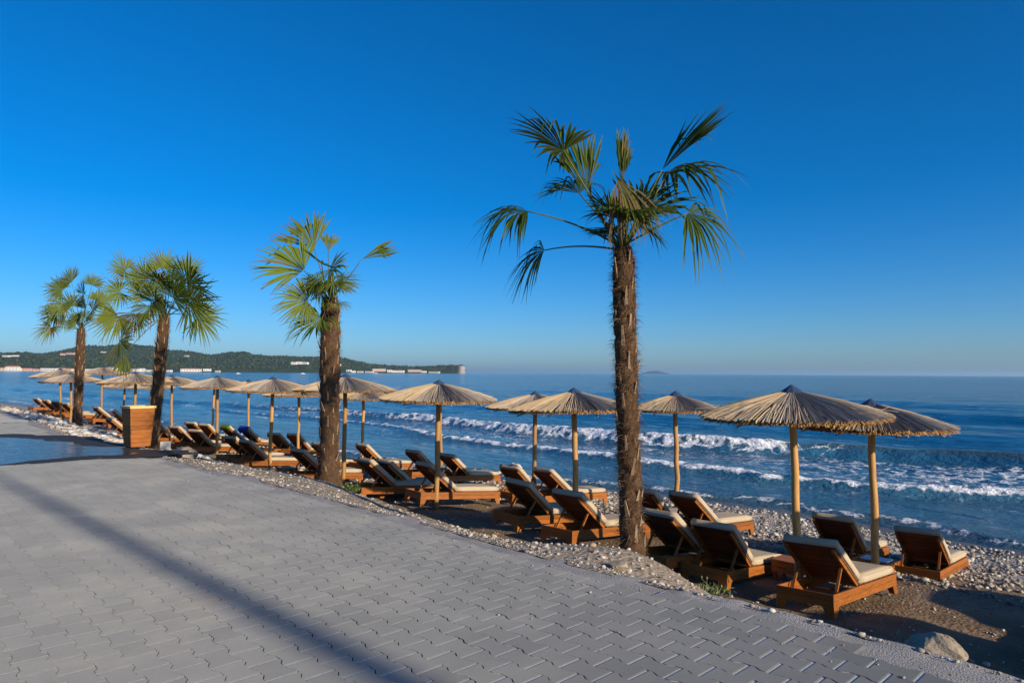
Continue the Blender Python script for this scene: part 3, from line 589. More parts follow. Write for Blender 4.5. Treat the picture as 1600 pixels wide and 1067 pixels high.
def umbrella(a, b, top, label, R=1.22, lean=(0, 0)):
    global N_UMB
    R = R * (.97 if R > 1.06 else 1); g = float(ground(a, b)); Ht = top - g; k = N_UMB % 3; N_UMB += 1
    e = empty('reed_umbrella', Matrix.Translation(W(a, b, g - .05))); tag(e, label, 'umbrella', 'reed beach umbrellas')
    e.rotation_euler = (lean[0], lean[1], random.uniform(-.35, .35)); s = R / 1.22
    mb = MB(); n = 9; ks = [(random.gauss(0, .006), random.gauss(0, .006), Ht * i / (n - 1) * .965) for i in range(n)]
    mb.tube(ks, [.053 - .006 * i / (n - 1) + random.gauss(0, .0012) for i in range(n)], 10); pm = mb.mesh('pole', True)
    obj('pole', pm, MAT['pole_wood'], e)
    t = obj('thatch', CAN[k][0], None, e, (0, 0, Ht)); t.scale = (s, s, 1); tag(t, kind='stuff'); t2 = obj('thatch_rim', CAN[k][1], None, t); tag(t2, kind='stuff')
    c = obj('cap', cap_me, None, e, (0, 0, Ht + .045)); obj('hub', hub_me, None, e, (0, 0, Ht))
    for q in range(8):
        r = obj('rib', rib_me, None, e, (0, 0, Ht)); r.rotation_euler = (0, 0, q * math.pi / 4); r.scale = (s, s, 1)
    return e
def U(u, d): X = (u - 800) / F_PX * d; return AB(X, d)
LAND = [(1245, 8.95, 1.33, 1.18), (902, 12.0, 1.21, 1.19), (684, 14.1, 1.31, 1.22), (540, 16.2, 1.42, 1.22), (425, 19.2, 1.32, 1.22), (343, 23.6, 1.31, 1.22), (272, 29.0, 1.30, 1.2), (215, 24.2, 1.43, 1.22), (161, 35, 1.68, 1.2), (115, 29.6, 1.38, 1.2), (98.6, 33, 1.56, 1.28)]
SEAW = [(1363, 9.9, 1.12, 1.05), (1057, 14.6, 1.10, .93), (836, 16.3, 1.03, 1.2), (692, 20.5, 1.0, 1.15), (568, 22.5, .99, 1.15), (469, 23.2, 1.07, 1.18), (391, 29, 1.12, 1.1), (335, 32, 1.15, 1.1), (238, 34, 1.0, 1.1), (196, 36, 1.0, 1.1)]
LAND_LAB = ['largest reed umbrella, foreground right, golden on its left side', 'reed umbrella just left of the tallest palm trunk, nearest the camera there', 'reed umbrella between the tallest palm and the thick-trunked palm, two poles crossing under it',
 'reed umbrella directly behind and right of the thick-trunked palm', 'reed umbrella just left of the thick-trunked palm, blue cap clear', 'wide reed umbrella midway between the thick palm and the wooden bin', 'reed umbrella just right of the palm behind the bin',
 'reed umbrella standing right above the wooden bin', 'reed umbrella between the two leftmost palms, on a tall bright pole', 'lower reed umbrella half hidden by the leftmost palm', 'leftmost reed umbrella, left of the leftmost palm']
SEA_LAB = ['rightmost reed umbrella, behind and right of the largest one', 'small reed umbrella right of the tallest palm, close to the surf', 'reed umbrella partly behind the canopy left of the tallest palm', 'reed umbrella hidden behind another, only its second pole shows beneath',
 'reed umbrella whose rim peeks out right behind the thick palm umbrella', 'low reed umbrella on the sea side just left of the thick palm', 'reed umbrella with only its cap and pole showing between two wide ones', 'reed umbrella on a second pole beside the wide one left of centre',
 'dark rimmed reed umbrella behind the palm at the bin', 'reed umbrella on a dark thin pole left of the bin top']
U_POS = []
for row, labs in ((LAND, LAND_LAB), (SEAW, SEA_LAB)):
    for (u, d, top, R), lb in zip(row, labs):
        a, b = U(u, d); U_POS.append((a, b)); umbrella(a, b, top, lb, R, (random.gauss(0, .016), random.gauss(0, .016)))
for k, (a, b) in enumerate(((.25, 8.0), (-3.5, 8.3), (-.1, 11.6), (-3.9, 11.2))):
    umbrella(a, b, float(ground(a, b)) + 2.5, 'reed umbrella outside the picture to the right, %s in its row' % ['land side, nearest', 'land side, farther', 'sea side, nearest', 'sea side, farther'][k])
# ---- wooden sun loungers
LW, LL, FT_, PV_Y, BA, BL_ = .68, 1.97, .235, .80, R_(36.5), .785
PARTS = []   # (name, mesh, parent index)
def part(name, mb, mat, parent=-1, smooth=False):
    me = mb.mesh(name, smooth); me.materials.append(MAT[mat]); PARTS.append((name, me, parent)); return len(PARTS) - 1
def B_(c, d, m=None, ch=.003):
    mb = MB(); mb.box(c, d, m, ch); return mb
for sx in (-1, 1):
    for z in (.199, .126): part('side_plank', B_((sx * (LW / 2 - .0125), LL / 2, z), (.025, LL - .052, .070)), 'wood_y')
for y in (.0125, LL - .0125):
    for z in (.199, .126): part('end_plank', B_((0, y, z), (LW, .025, .070)), 'wood_x')
for sx in (-1, 1):
    for y, sy in ((0.0, 1), (LL, -1)):
        mb = MB(); x0 = sx * LW / 2; p = lambda dx, dy, z: (x0 - sx * dx, y + sy * dy, z)
        # L-shaped tapered corner foot below the planks
        for (ax, ay) in ((0, 1), (1, 0)):
            w0, w1, t = .135, .085, .024
            if ay: q = [p(0, .001, .0905), p(0, w0, .0905), p(0, w1, -.02), p(0, .001, -.02)]; off = Vector((-sx * t, 0, 0))
            else: q = [p(t + .001, 0, .0905), p(w0, 0, .0905), p(w1, 0, -.02), p(t + .001, 0, -.02)]; off = Vector((0, sy * t, 0))
            vs = [Vector(v) for v in q] + [Vector(v) + off for v in q]
            mb.add(vs, [(0, 1, 2, 3), (7, 6, 5, 4), (0, 4, 5, 1), (1, 5, 6, 2), (2, 6, 7, 3), (3, 7, 4, 0)])
        part('leg', mb, 'wood_z')
for y in (.42, PV_Y + .02, 1.4): part('cross_beam', B_((0, y, .115), (LW - .054, .05, .03)), 'wood_x')
for k in range(7): part('seat_slat', B_((0, PV_Y + .09 + k * .165, .222), (LW - .054, .11, .018)), 'wood_x')
# backrest, hinged at PV_Y and raised by BA: axes along the rest (t), across (x), normal (n, towards the sitter)
tv = Vector((0, -math.cos(BA), math.sin(BA))); nv = Vector((0, math.sin(BA), math.cos(BA))); MBK = Matrix(((1, 0, 0), (0, tv.y, nv.y), (0, tv.z, nv.z)))
bp = lambda x, t, n: Vector((x, PV_Y, .236)) + tv * t + nv * n
for sx in (-1, 1): part('backrest_rail', B_(bp(sx * (LW / 2 - .055), BL_ / 2, -.005), (.034, BL_, .042), MBK), 'wood_y')
for k in range(7): part('backrest_slat', B_(bp(0, .07 + k * .113, .022), (LW - .06, .100, .014), MBK), 'wood_shaded')
for sx in (-1, 1):
    p0 = bp(sx * (LW / 2 - .085), BL_ * .55, -.02); p1 = Vector((sx * (LW / 2 - .085), .24, .15)); d = (p0 - p1); zq = d.to_track_quat('Z', 'X').to_matrix()
    part('prop', B_((p0 + p1) / 2, (.022, .034, d.length), zq), 'wood_z')
def cushion(c, d, m, seed, sag):
    bm = bmesh.new(); bmesh.ops.create_cube(bm, size=1)
    for v in bm.verts: v.co = Vector((v.co.x * d[0], v.co.y * d[1], v.co.z * d[2]))
    bmesh.ops.subdivide_edges(bm, edges=[e for e in bm.edges], cuts=5, use_grid_fill=True)
    for v in bm.verts:
        x, y, z = v.co.x / d[0] * 2, v.co.y / d[1] * 2, v.co.z / d[2] * 2
        e = 1 - .035 * (max(0, abs(z) - .5) * 2) ** 2
        bulge = 1 + .12 * (1 - x * x) * (1 - y * y)
        nz = float(fbm(x * 2 + seed, y * 3 + seed, 3)) - .5
        v.co = Vector((v.co.x * e, v.co.y * e, v.co.z * bulge + nz * .016 * (z > 0) - sag * (1 - x * x) * (z > .5)))
    bmesh.ops.bevel(bm, geom=[e for e in bm.edges if e.is_manifold and e.calc_face_angle(0) > 1.0], offset=.012, segments=2, affect='EDGES')
    bm.verts.index_update(); mb = MB(); M = m or Matrix.Identity(3)
    mb.add([Vector(c) + M @ v.co for v in bm.verts], [[v.index for v in f.verts] for f in bm.faces]); bm.free(); return mb
part('seat_cushion', cushion((0, (PV_Y + .03 + LL - .03) / 2, .287), (LW - .03, LL - PV_Y - .06, .10), None, 1, .004), 'cushion', smooth=True)
part('back_cushion', cushion(bp(0, BL_ / 2 + .025, .083), (LW - .03, BL_ + .02, .10), MBK, 5, .004), 'cushion', smooth=True)
def pose(x, y, z, yaw, pt, rl):
    yaw, pt, rl = R_(yaw), R_(pt), R_(rl)
    s_ = Vector((math.sin(yaw) * math.cos(pt), math.cos(yaw) * math.cos(pt), -math.sin(pt))); r_ = Vector((math.cos(yaw) * math.cos(rl), -math.sin(yaw) * math.cos(rl), -math.sin(rl)))
    n_v = r_.cross(s_).normalized(); r_ = s_.cross(n_v).normalized()
    return Matrix(((r_.x, s_.x, n_v.x, x), (r_.y, s_.y, n_v.y, y), (r_.z, s_.z, n_v.z, z), (0, 0, 0, 1)))
LOUNGERS = {}
def lounger(key, x, y, yaw, pt, rl, label, z=None):
    if z is None: a, b = AB(x, y); z = float(ground(a, b, False)) - .01
    e = empty('sun_lounger', pose(x, y, z, yaw, pt, rl)); tag(e, label, 'sun lounger', 'wooden sun loungers on the beach')
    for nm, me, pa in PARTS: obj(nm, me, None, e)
    LOUNGERS[key] = e; return e
def ABX(a, b): return WXY(a, b)
LB = 'beige cushioned lounger '
LG = [
 ('L1', *ABX(3.85, 7.88), 47.6, 3.9, -3.2, LB + 'nearest the camera, under the largest umbrella', -1.24),
 ('L2', *ABX(5.27, 7.96), 43.2, 7.2, -.3, LB + 'left of the nearest one, shadow stripe across its seat', -1.29),
 ('L3', *ABX(6.01, 7.72), 52.2, 4.9, -1.4, LB + 'close right of the tallest palm trunk behind green weeds', -1.22),
 ('L4', *ABX(7.72, 7.65), 48.2, 4.6, -1.2, LB + 'close left of the tallest palm trunk', -1.16),
 ('L5', *ABX(9.22, 7.87), 49.4, 5.6, 1.6, LB + 'second to the left of the tallest palm on the land side', -1.19),
 ('L6', *ABX(11.98, 7.73), 53.4, 5.0, -.6, LB + 'shown side-on at centre with its long seat to the right', -1.15),
 ('L7', *ABX(13.6, 7.73), 48.4, 5.4, .4, LB + 'dark backed, just left of the side-on one at centre', -1.25),
 ('L8', *ABX(16.32, 6.92), 42.7, 5.3, .5, LB + 'partly behind the thick palm trunk, at its left foot', -1.2),
 ('L9', *ABX(20.32, 7.07), 37, 6.0, .6, LB + 'left of the thick palm with its side plank in full sun', -1.3),
 ('L10', -8.75, 20.75, 38, 5, 0, LB + 'tucked behind the sunny side-plank one left of the thick palm', -1.27),
 ('L11', *ABX(24.69, 6.93), 25, 5.5, .8, LB + 'next to the long beige boulder, left side of picture', -1.28),
 ('L12', *ABX(28.46, 6.6), 18, 5.5, 0, LB + 'immediately right of the palm behind the bin', -1.25),
 ('L14', -2.93 - .45, 14.75, 50, 5, 0, LB + 'with a low pale seat right of the thick palm foot', -1.16),
 ('BL1', *ABX(3.94, 11.63), 43.9, 4.2, -1.9, LB + 'rightmost of all, its back in deep shade', -1.68),
 ('BL2', *ABX(4.86, 10.69), 43.8, 5.1, .5, LB + 'on the sea side left of the rightmost umbrella pole', -1.49),
 ('BL3', *ABX(7.41, 10.34), 51.5, 3.3, -.5, LB + 'on the sea side under the small umbrella, foot on the pebbles', -1.45),
 ('BL4', *ABX(8.04, 9.9), 44, 5, .4, LB + 'on the sea side just right of the tallest palm trunk', -1.4),
 ('BL5', *ABX(11.36, 10.59), 51.8, 3.5, -1, LB + 'on the sea side behind the umbrella pole left of the tallest palm', -1.46),
 ('BL6', -.22, 15.6, 44, 5, 0, LB + 'with a crumpled white towel on its back', -1.41),
 ('BL7', *ABX(15.45, 10.81), 47.2, 5, -.5, LB + 'on the sea side at centre behind the twin poles', -1.52),
 ('BL8', -2.95, 19.0, 46, 5, 0, LB + 'small one peeking out behind the side-on one at centre', -1.45),
 ('BL9', *ABX(18.99, 10.15), 44, 5.3, 0, LB + 'on the sea side two poles right of the thick palm', -1.5),
 ('BL9b', -6.15, 20.9, 44, 5.3, 0, LB + 'on the sea side nearest the right of the thick palm trunk', -1.47),
 ('BL11', *ABX(24.07, 10.19), 27, 6, .8, LB + 'on the sea side nearest the left of the thick palm trunk', -1.55),
 ('BL10', -8.95, 25.2, 28, 6, .5, LB + 'left neighbour of the sea side one nearest left of the thick palm', -1.55),
 ('BL12', *ABX(27.49, 9.6), 36, 5.5, .5, LB + 'covered by the bright blue towel', -1.5),
 ('BL13', -11.75, 27.6, 36, 5.5, .3, LB + 'topped with the green and yellow towel', -1.49),
 ('BL14', *ABX(29.11, 8.58), 25, 6, 1, LB + 'on the sea side beside the wide umbrella left of centre', -1.42),
 ('BL15', -13.45, 28.2, 27, 5, .3, LB + 'the left one of two beside the wide umbrella left of centre', -1.4),
 ('F7', -11.9, 23.7, 30, 5, 0, LB + 'dark one left of the boulder, second from the palm at the bin', -1.21),
 ('F1', *ABX(52, 5.4), 30, 5, 0, LB + 'leftmost of all, upright back, far down the beach', -1.05),
 ('F2', *ABX(46, 5.2), 30, 5, 0, LB + 'second from the left far down the beach', -.95),
 ('F3', *ABX(43.2, 5.3), 30, 5, 0, LB + 'third from the left far down the beach', -.93),
 ('F4', *ABX(40.7, 5.4), 30, 5, 0, LB + 'close left of the leftmost palm trunk', -.93),
 ('F5', -20.6, 33.5, 36, 5, 0, LB + 'right of the leftmost palm with its seat towards the sea', -1.08),
 ('F6', *ABX(35.5, 6.5), 40, 5, 0, LB + 'left of the bin with a pale pink towel', -1.08),
 ('F8', -15.7, 26.3, 40, 5, 0, LB + 'dark one low at the left foot of the bin', -1.12),
]
for q in LG: lounger(*q)
for k, (a, b) in enumerate(((-.4, 7.9), (1.0, 8.0), (-4, 8.1), (-2.7, 8.2), (.4, 11.3), (-.9, 11.3))):
    lounger('X%d' % k, *ABX(a, b), 48, 4.5, 0, LB + 'outside the picture to the right, %s from the frame' % ORD[k])
# ---- side tables by the poles
tab = []
def tpart(name, mb, mat): me = mb.mesh(name); me.materials.append(MAT[mat]); tab.append((name, me))
for k in range(4): tpart('top_plank', B_((0, -.1575 + k * .105, .285), (.43, .10, .022)), 'wood_x')
for sx in (-1, 1):
    for z in (.235, .155): tpart('side_plank', B_((sx * .188, 0, z), (.022, .33, .07)), 'wood_y'); tpart('end_plank', B_((0, sx * .178, z), (.40, .022, .07)), 'wood_x')
    for sy in (-1, 1): tpart('leg', B_((sx * .165, sy * .155, .12), (.04, .04, .30)), 'wood_z')
def table(x, y, yaw, label, z=None):
    a, b = AB(x, y); z = float(ground(a, b, False)) if z is None else z
    e = empty('side_table', pose(x, y, z, yaw, 3, 0)); tag(e, label, 'table', 'small wooden side tables')
    for nm, me in tab: obj(nm, me, None, e)
    return e
table(3.95, 9.75, 45, 'small wooden side table between the two nearest loungers')
t2 = table(5.35, 10.15, 45, 'small wooden side table with a white tray beside the rightmost umbrella pole')
table(-.75, 16.7, 48, 'small wooden side table left of the lounger with the crumpled white towel')
table(-3.2, 17.6, 48, 'small wooden side table behind the side-on lounger at centre')
table(-5.75, 17.6, 44, 'small wooden side table beside the thick palm trunk')
m = MB(); m.box((0, 0, 0), (.36, .30, .02), None, .006); tr = obj('tray', m.mesh('tray'), MAT['tray_white']); tr.matrix_world = t2.matrix_world @ Matrix.Translation((0.01, 0, .312)); tag(tr, 'white tray on the side table by the rightmost umbrella pole', 'tray')
# ---- towels draped over loungers, bag
def drape(key, mat, label, w=.5, t0=.35, t1=1.0, x0=0.0, over=.22):
    """cloth laid on the back cushion, over its upper edge and down behind"""
    e = LOUNGERS[key]; rows = []
    path = [(t, .139 + .006) for t in np.linspace(t0, 1.0, 8)]
    pts = [bp(0, BL_ * t + .03, n) for t, n in path] + [bp(0, BL_ + .055, .125), bp(0, BL_ + .062, .06)] + [bp(0, BL_ + .05 - over * k, -.012 - .02 * k) for k in (.0, .5, 1)]
    V = []; nc = 11
    for i, p in enumerate(pts):
        for j in range(nc):
            s = j / (nc - 1) - .5; wv = .012 * math.sin(j * 1.9 + i * .6) + .008 * math.sin(i * 1.3)
            V.append(p + Vector((x0 + s * w * (1 + .05 * math.sin(i)), 0, 0)) + (nv if i < 9 else -nv) * (abs(wv) + .004) - Vector((0, 0, .05 * max(0, abs(s) - .46) * 20)) )
    me = np_mesh('towel', [v[:] for v in V], grid_faces(len(pts), nc)); o = obj('towel', me, MAT[mat]); o.matrix_world = e.matrix_world
    md = o.modifiers.new('thick', 'SOLIDIFY'); md.thickness = .008; md.offset = 0
    return tag(o, label, 'towel')
drape('BL12', 'towel_blue', 'bright blue towel hung over a lounger back left of the thick palm', .62, .0, 1)
drape('BL13', 'towel_green', 'green and yellow towel hung over a lounger back left of the blue one', .6, .55, 1, 0, .12)
drape('F6', 'towel_pink', 'pale pink towel over a far lounger just left of the bin', .5, .5, 1)
def crumple(key, mat, label, pos, s):
    v, f = ico(3); o = RNG.random(2) * 40; n = fbm(v[:, 0] * 2.5 + o[0], v[:, 1] * 2.5 + v[:, 2] * 2, 4) - .5
    p = v * (1 + .8 * n)[:, None] * np.array(s); q = np_mesh('towel', p, f); ob = obj('towel', q, MAT[mat]); ob.matrix_world = LOUNGERS[key].matrix_world @ Matrix.Translation(pos) @ MBK.to_4x4(); return tag(ob, label, 'towel')
crumple('BL6', 'towel_white', 'crumpled white towel on a lounger back left of the tallest palm', bp(.12, BL_ * .98, .15), (.17, .09, .04))
def bag(x, y, label, s=(.3, .2, .16)):
    v, f = ico(3); n = fbm(v[:, 0] * 2 + 5, v[:, 1] * 2 + v[:, 2] * 2, 4) - .5; a, b = AB(x, y)
    p = v * (1 + .5 * n)[:, None] * np.array(s); me = np_mesh('bag', p, f); e = empty('beach_bag', Matrix.Translation((x, y, float(ground(a, b)) + s[2] * .8))); obj('body', me, MAT['bag_black'], e)
    mb = MB(); mb.tube([(-.12, 0, s[2] * .8), (-.08, 0, s[2] * 1.5), (.08, 0, s[2] * 1.5), (.12, 0, s[2] * .8)], .012, 6); obj('handle', mb.mesh('handle', True), MAT['bag_black'], e); return tag(e, label, 'bag')
bag(-21.0, 35.2, 'black bag on the sand between the leftmost palm and the bin', (.55, .35, .32)); bag(-13.4, 26.6, 'black bag on a lounger foot right of the palm behind the bin', (.35, .2, .2))
# ---- wooden bin with pale rim
def wooden_bin():
    x, y = WXY(14.98, 3.3); e = empty('wooden_bin', Matrix.Translation((x, y, .004)) @ Matrix.Rotation(R_(49), 4, 'Z')); tag(e, 'tapered orange wooden bin with pale rim standing at the puddle', 'bin')
    n = 9; h = .74; w0, w1 = .180, .226; hh = h / n
    for side in range(4):
        Rz = Matrix.Rotation(side * math.pi / 2, 4, 'Z')
        for k in range(n):
            z0, z1 = .02 + k * hh + .0018, .02 + (k + 1) * hh - .0018; a0 = w0 + (w1 - w0) * k / n; a1 = w0 + (w1 - w0) * (k + 1) / n
            mb = MB(); t = .022; ex = 0 if side % 2 else t
            q = [(-a0 + ex, -a0, z0), (a0 - ex, -a0, z0), (a1 - ex, -a1, z1), (-a1 + ex, -a1, z1)]; qi = [(px, py + t, pz) for px, py, pz in q]
            mb.add(q + qi, [(0, 1, 2, 3), (7, 6, 5, 4), (0, 4, 5, 1), (1, 5, 6, 2), (2, 6, 7, 3), (3, 7, 4, 0)])
            me = mb.mesh('plank'); o = obj('plank', me, MAT['wood_x'], e); o.matrix_local = Rz
        mb = MB(); mb.box((0, -w1 + .005, h + .044), (2 * w1 + .05 if side % 2 else 2 * w1 - .031, .04, .045), None, .004); o = obj('rim_board', mb.mesh('rim_board'), MAT['pale_rim'], e); o.matrix_local = Rz
    mb = MB(); mb.box((0, 0, h - .06), (2 * w1 - .06, 2 * w1 - .06, .01)); obj('inner_lid', mb.mesh('inner_lid'), MAT['bag_black'], e)
wooden_bin()
mb = MB(); mb.box((0, 0, .07), (.17, .15, .15), None, .01); o = obj('concrete_block', mb.mesh('concrete_block'), MAT['concrete'], None, (*WXY(14.62, 3.72), -.03)); o.rotation_euler = (0, 0, .3); tag(o, 'small grey concrete block at the right foot of the wooden bin', 'block')
# ---- palms
DOWN = np.array([0, 0, -1.0])
def fan(hub, fwd, nrm, R, n=34, spread=2.3, droop=.35, dead=0.0, seed=0, cup=.25, ragged=.15, tone=0.0):
    r = np.random.default_rng(seed); hub = np.array(hub); fwd = np.array(fwd) / np.linalg.norm(fwd); nrm = np.array(nrm) - fwd * np.dot(nrm, fwd); nrm /= np.linalg.norm(nrm); side = np.cross(nrm, fwd)
    V = []; F = []; S = []; dth = 2 * spread / (n - 1); base = float(np.clip(r.normal(.42 + tone, .14), .1, .82))
    for k in range(n):
        th = -spread + dth * k + r.normal(0, .02); l = R * (.66 + .34 * math.cos(th * .62)) * r.uniform(1 - ragged, 1.05)
        d = math.cos(th) * fwd + math.sin(th) * side + nrm * (cup * (1 - math.cos(th)) + r.normal(0, .04)); d /= np.linalg.norm(d)
        sd = np.cross(nrm, d); sd /= np.linalg.norm(sd); dr = droop * r.uniform(.6, 1.4); br = r.random() < .22; tw = r.normal(0, .18); n0 = len(V); brown = r.random() < dead
        for s in (.02, .22, .45, .62, .8, .92, 1.0):
            p = hub + d * (s * l) + DOWN * (dr * l * max(0, s - .28) ** 1.9) + sd * (tw * l * max(0, s - .5) ** 2)
            if br and s > .7: p = p + DOWN * (s - .7) * l * .75 - d * (s - .7) * l * .45
            w = min(s * l * dth * .56, R * .028) if s < .5 else R * .028 * max(.04, (1 - s) / .5) ** .75
            sh = base + (.45 * (s > .85) * r.random()) + (.5 if brown else 0)
            fold = nrm * (w * .55)
            V += [p + sd * w, p - fold, p - sd * w]; S += [min(1, sh)] * 3
        for q in range(6):
            i = n0 + q * 3; F += [(i, i + 1, i + 4, i + 3), (i + 1, i + 2, i + 5, i + 4)]
    return V, F, S
def palm(x, y, zb, h, lean, tr, label, fronds, nrand, Rf, seed, stubs=46, hairy=1.0, dead=.06, fs=1.0, face=.8, dk=1.0, tone=0.0, rag=.15):
    r = np.random.default_rng(seed); g0 = float(ground(*AB(x, y))); h = h + zb - min(zb, g0 - .03); zb = min(zb, g0 - .03); e = empty('palm_tree', Matrix.Translation((x, y, zb))); tag(e, label, 'palm', 'palms along the paving edge')
    # trunk
    nz, na = 64, 20; V = []; top = np.array([lean[0], lean[1], h])
    def axis(t): return np.array([lean[0] * t ** .8, lean[1] * t ** .8, h * t])
    def rad(t): return tr * np.interp(t, [0, .06, .2, .5, .8, .95, 1.0], [1.38, 1.10, .96, .97, .97, .92, .7])
    for i in range(nz):
        t = i / (nz - 1)
        for k in range(na):
            th = k * 2 * math.pi / na; q = rad(t) * (.86 + .34 * float(fbm(k * 1.1 + seed, t * h * 7, 3)) - .1 * ((i % 5) == 0)); V.append(axis(t) + q * np.array([math.cos(th), math.sin(th), 0]) - np.array([0, 0, .12]) * (i == 0))
    F = [(i * na + k, i * na + (k + 1) % na, (i + 1) * na + (k + 1) % na, (i + 1) * na + k) for i in range(nz - 1) for k in range(na)] + [tuple((nz - 1) * na + k for k in range(na))]
    mb = MB(); mb.add(V, F); tro = obj('trunk', mb.mesh('trunk', True), MAT['trunk'], e)
    V = []; F = []; S = []
    for q in range(int(5200 * hairy)):
        t = r.random() ** .95; th = r.random() * 6.283; c = np.array([math.cos(th), math.sin(th), 0]); tg = np.array([-math.sin(th), math.cos(th), 0])
        p = axis(t) + c * rad(t) * .9; L = r.uniform(.04, .14); up_ = r.normal(.15, .75); d = c * r.uniform(.25, .8) + tg * r.normal(0, .6) + np.array([0, 0, up_]); d /= np.linalg.norm(d); w = np.cross(d, c); w = w / max(1e-6, np.linalg.norm(w)) * r.uniform(.0012, .003)
        n0 = len(V); m_ = p + d * L * .55 + c * .004; V += [p - w, p + w, m_ + w * .7, m_ - w * .7, p + d * L + DOWN * L * .2]; F += [(n0, n0 + 1, n0 + 2, n0 + 3), (n0 + 3, n0 + 2, n0 + 4)]; S += [r.random()] * 5
    me = bpy.data.meshes.new('trunk_fibre'); me.from_pydata([tuple(v) for v in V], [], F); me.update(); fattr(me, 'shade', S); tag(obj('trunk_fibre', me, MAT['fibre'], tro), kind='stuff')
    for q in range(stubs):
        t = .05 + .93 * (q + r.random() * .5) / stubs; th = q * 2.4 + r.normal(0, .15); c = Vector((math.cos(th), math.sin(th), 0)); L = r.uniform(.09, .21) * (1.2 if t > .8 else 1); tilt = r.uniform(.05, .35) + (.25 if r.random() < .15 else 0)
        d = (c * math.sin(tilt) + Vector((0, 0, 1)) * math.cos(tilt)).normalized(); tg = Vector((-c.y, c.x, 0)); nn = tg.cross(d); p = Vector(axis(t)) + c * float(rad(t)) * .92; w = r.uniform(.007, .014)
        mb = MB(); rows = [(0, w * 1.6, .012), (L * .5, w, .009), (L, w * r.uniform(.35, .9), .005)]; vs = []
        for s_, ww, tt in rows: vs += [p + d * s_ + tg * ww + nn * tt, p + d * s_ - tg * ww + nn * tt, p + d * s_ - tg * ww - nn * tt, p + d * s_ + tg * ww - nn * tt]
        mb.add(vs, [(0, 1, 5, 4), (1, 2, 6, 5), (2, 3, 7, 6), (3, 0, 4, 7), (4, 5, 9, 8), (5, 6, 10, 9), (6, 7, 11, 10), (7, 4, 8, 11), (8, 9, 10, 11), (3, 2, 1, 0)])
        obj('leaf_stub', mb.mesh('leaf_stub'), MAT['stub'], tro)
    crown = axis(1.0); items = []
    D0 = y; cx, cz = x + crown[0], zb + crown[2]
    ray = lambda u, v, dep: np.array([(u - 800) / F_PX * dep + 0, dep, CAM_H + (HOR(u) - v) / F_PX * dep]) - np.array([x, y, zb])
    for (hu, hv, dd, tu, tvv, td, spread, droop, sag, dd2) in fronds:
        hp = ray(hu, hv, D0 + dd); tp = ray(tu, tvv, D0 + td); fwd = tp - hp; L = np.linalg.norm(fwd); items.append((hp, fwd, L * fs, min(2.25, spread * (1.18 if tone > .15 and spread > 1 else 1)), droop * dk, sag, dd2))
    for q in range(nrand):
        az = q * 2.4 + r.normal(0, .3) + seed; el = r.uniform(.15, 1.45); Lp = r.uniform(.16, .50) * (1 - .3 * (el > 1)); d = np.array([math.cos(az) * math.cos(el), math.sin(az) * math.cos(el), math.sin(el)])
        hp = crown + np.array([0, 0, .02]) + d * Lp; f2 = d * .8 + np.array([math.cos(az) * .4, math.sin(az) * .4, -.1 + r.normal(0, .1)]); items.append((hp, f2, Rf * r.uniform(.7, 1.0), r.uniform(1.0, 1.9), r.uniform(.2, .55), .05, dead))
    for q, (hp, fwd, L, spread, droop, sag, dd2) in enumerate(items):
        base = crown + np.array([r.normal(0, .03), r.normal(0, .03), -.06 + r.uniform(-.08, .08)]); mid = (base + hp) / 2 + np.array([0, 0, sag]); P = []
        for s in np.linspace(0, 1, 9): P.append((1 - s) ** 2 * base + 2 * s * (1 - s) * mid + s * s * hp)
        mb = MB(); mb.tube(P, [.013 - .007 * k / 8 for k in range(9)], 6)
        fw_ = fwd / np.linalg.norm(fwd); nr = np.array([r.normal(.1, .3), r.normal(-face, .22), r.normal(1.25 - face, .25)])
        
        V, F, S = fan(hp, fwd, nr, L, int(r.integers(28, 40)), spread, droop, dd2, seed * 100 + q, tone=tone, ragged=rag)
        me = bpy.data.meshes.new('frond'); me.from_pydata([tuple(v) for v in V], [], F); me.update(); fattr(me, 'shade', S); fo = obj('frond', me, MAT['palm_leaf'], e)
        obj('petiole', mb.mesh('petiole', True), MAT['petiole'], fo)
    # fibrous spear at the heart
    mb = MB(); mb.tube([crown + np.array([0, 0, -.1]), crown + np.array([.01, 0, .3]), crown + np.array([.02, .0, .62])], [.03, .016, .002], 6); obj('spear', mb.mesh('spear', True), MAT['petiole'], e)
    return e
# hub u, v, depth offset, tip u, v, depth offset, spread, droop, petiole arch, dead
P1 = [(823, 328, -.1, 736, 325, -.25, 1.25, .75, .10, .1), (850, 390, .15, 795, 415, .3, 1.35, .85, .10, .05), (880, 231, -.2, 796, 158, -.3, 1.75, .22, .02, .18), (918, 298, .25, 893, 204, .35, .55, .05, 0, .05),
      (1036, 262, -.15, 1128, 158, -.25, .75, .1, .02, .05), (1044, 268, .2, 1150, 240, .35, 1.5, .75, .02, .1), (1076, 331, -.2, 1154, 352, -.35, 1.5, 1.0, .03, .12), (972, 300, -.3, 975, 208, -.25, .12, .03, 0, .5), (966, 278, -.35, 1000, 345, -.5, .8, .5, .05, .75),
      (985, 330, -.35, 1060, 312, -.6, 1.3, .4, 0, .05), (955, 335, -.35, 935, 280, -.6, 1.2, .3, 0, .05), (1000, 335, .3, 1050, 260, .5, 1.0, .25, 0, .05), (965, 340, -.4, 975, 300, -.85, 1.9, .5, 0, .05), (1000, 352, -.2, 1045, 362, -.35, 1.2, .5, 0, .1), (905, 300, .4, 868, 255, .7, 1.1, .5, 0, .1)]
